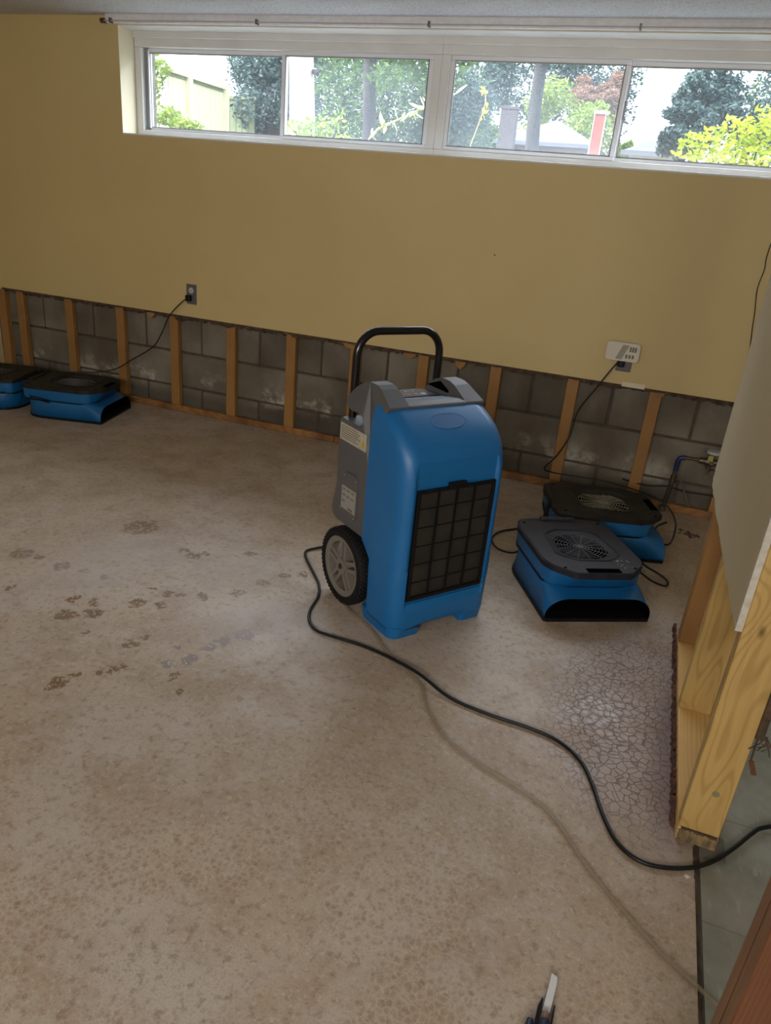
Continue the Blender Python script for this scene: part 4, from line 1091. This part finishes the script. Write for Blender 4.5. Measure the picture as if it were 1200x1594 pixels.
# leafy branch close to the glass, leaf by leaf
br = empty('leafy_branch', (2.04, .95, gz(.95) - .01)); tag(br, 'arching branch with long pale leaves close to the second pane', 'branch')
bp = [(0, 0, 0), (.0, 0, .12), (.01, -.03, .27), (.10, -.04, .345), (.20, -.05, .385), (.30, -.05, .43), (.385, -.05, .475), (.48, -.06, .52), (.55, -.06, .535)]
sp_ = smooth_path(bp, 4); MB().tube(sp_, .005, 6).build('stem', mat('green_stem', (.40, .36, .14), .7), br)
def leaf_mesh():
    m = MB(); L0 = .085
    ws = [(0, .001), (.25, .011), (.5, .014), (.78, .009), (1, .0005)]
    vs = []
    for s_, w_ in ws: vs += [(s_ * L0, -w_, -.012 * s_ * s_), (s_ * L0, 0, .003 - .012 * s_ * s_), (s_ * L0, w_, -.012 * s_ * s_)]
    fs = []
    for k in range(4):
        for j in (0, 1): fs.append((k * 3 + j, k * 3 + j + 1, k * 3 + j + 4, k * 3 + j + 3))
    m.add(vs, fs, True); return m.mesh('leaf', [leafmat('pale_leaf', (.42, .50, .20), (.55, .58, .25))])
LM = leaf_mesh(); rnd = random.Random(21)
for k in range(46):
    p = sp_[rnd.randrange(8, len(sp_))]
    o = bpy.data.objects.new('leaf', LM); COL.objects.link(o); o.parent = br; o.location = p
    o.rotation_euler = (rnd.uniform(-.8, .8), rnd.uniform(-1.3, .9), rnd.uniform(0, 6.28)); s_ = rnd.uniform(.45, 1.0); o.scale = (s_, s_, s_)
# yellow leaves on a twig at the third pane
tw = empty('yellow_twig', (2.62, 1.05, gz(1.05) - .01)); tag(tw, 'thin twig with a few bright yellow leaves at the left of the third pane', 'branch')
tp = smooth_path([(0, 0, 0), (.05, 0, .25), (.10, 0, .42), (.12, 0, .52), (.10, 0, .60)], 3); MB().tube(tp, .003, 5).build('stem', bpy.data.materials['green_stem'], tw)
m = MB(); L0 = .05
LY = bpy.data.meshes.new_from_object(bpy.data.objects['leaf']); LY.materials[0] = LF_YEL
for k in range(12):
    p = tp[rnd.randrange(6, len(tp))]
    o = bpy.data.objects.new('leaf', LY); COL.objects.link(o); o.parent = tw; o.location = p
    o.rotation_euler = (rnd.uniform(-.8, .8), rnd.uniform(-1.0, 1.0), rnd.uniform(0, 6.28)); s_ = rnd.uniform(.35, .6); o.scale = (s_, s_ * 1.5, s_)

# fence: boards one by one
fn = empty('garden_fence', (-4.87, 8.0, gz(8.0))); tag(fn, 'pale sunlit board fence with a sloping cap, seen through the first pane', 'fence')
bw = .145; y = 8.30; k = 0
bmesh_ = MB().box(-.012, .012, 0, bw - .008, -.2, 1.50).mesh('board', [FENCE])
while y < 10.0:
    o = bpy.data.objects.new('board', bmesh_); COL.objects.link(o); o.parent = fn; o.location = (random.uniform(-.003, .003), y - 8.0, 0); y += bw; k += 1
for y in (8.85, 10.05):
    MB().box(.0, .10, y - 8.05, y - 7.95, -.2, 1.52).build('post', FENCE, fn)
MB().box(-.05, .09, .28, 2.1, 1.44, 1.54).build('cap_rail', FENCE, fn)
MB().box(.012, .03, .28, 2.1, 1.39, 1.44).build('rail', FENCE_SHADE, fn)  # rail under the cap, in the shade-coloured wood
fn2 = empty('garden_fence', (-5.1, 10.6, gz(10.6))); tag(fn2, 'grey-green shaded fence section right of the pale fence', 'fence')
b2 = MB().box(0, bw - .008, -.012, .012, -.3, 1.25).mesh('board', [FENCE_SHADE])
for k in range(6):
    o = bpy.data.objects.new('board', b2); COL.objects.link(o); o.parent = fn2; o.location = (-.25 + k * bw, 0, 0)
MB().box(-.3, .66, -.04, .05, 1.25, 1.30).build('cap_rail', FENCE_SHADE, fn2)

# houses on the rise behind
def hip_house(name, label, x, y, zg, w_, dpt, ze, zr, ridge, roofm, walls=HWALL):
    h = empty(name, (x, y, zg)); tag(h, label, 'house')
    MB().box(-w_ / 2 + .3, w_ / 2 - .3, 0.3, dpt - .3, 0, ze - zg).build('walls', walls, h)
    e_ = ze - zg; r_ = zr - zg; m = MB()
    vs = [(-w_ / 2, 0, e_), (w_ / 2, 0, e_), (w_ / 2, dpt, e_), (-w_ / 2, dpt, e_), (-ridge / 2, dpt / 2, r_), (ridge / 2, dpt / 2, r_)]
    m.add(vs, [(0, 1, 5, 4), (1, 2, 5), (2, 3, 4, 5), (3, 0, 4), (0, 3, 2, 1)]); m.build('roof', roofm, h)
    MB().box(-w_ / 2 - .05, w_ / 2 + .05, -.08, .02, e_ - .18, e_ + .02).build('eaves_board', ROOFB, h)
    for k in (-1, 1):
        MB().box(k * w_ * .22 - .5, k * w_ * .22 + .5, .26, .32, e_ - 1.5, e_ - .6).build('window', SCREEN, h)
    return h
d = 46.0; x, y = P_at(-10.2, d)
h1 = hip_house('house', 'bungalow with a pale grey hip roof in the third pane', x, y, gz(y), 5.9, 6.0, 1.316 + d * math.tan(math.radians(5.2)), 1.316 + (d + 3) * math.tan(math.radians(6.55)), .4, ROOF)
d = 44.0; x, y = P_at(-6.75, d); zc = 1.316 + d * math.tan(math.radians(7.35))
ch = empty('chimney', (x, y, gz(y))); tag(ch, 'red brick chimney with white edges right of the grey roof', 'chimney')
MB().box(-.27, .27, 0, .5, -.0, zc - gz(y)).build('stack', BRICK, ch)
MB().box(-.34, .34, -.06, .56, zc - gz(y) - .15, zc - gz(y)).build('cap', WHITE, ch)
for sx in (-1, 1): MB().box(sx * .285 - .02, sx * .285 + .02, -.02, .05, 0, zc - gz(y) - .15).build('edge_strip', WHITE, ch)
d = 43.0; x, y = P_at(-12.95, d); zc = 1.316 + d * math.tan(math.radians(7.2))
ch = empty('chimney', (x, y, gz(y))); tag(ch, 'broad mauve-grey chimney at the left of the grey roof', 'chimney')
MB().box(-.42, .42, 0, .6, 0, zc - gz(y)).build('stack', PILL, ch); MB().box(-.46, .46, -.04, .64, zc - gz(y) - .1, zc - gz(y) + .03).build('cap', PILL, ch)
d = 38.0; x, y = P_at(-3.0, d)
h2 = hip_house('house', 'house with a low dark blue roof in the fourth pane', x, y, gz(y), 2.5, 4.0, 1.316 + d * math.tan(math.radians(5.1)), 1.316 + (d + 2) * math.tan(math.radians(5.75)), .6, ROOFB, mat('cream_siding', (.62, .58, .48), .9))
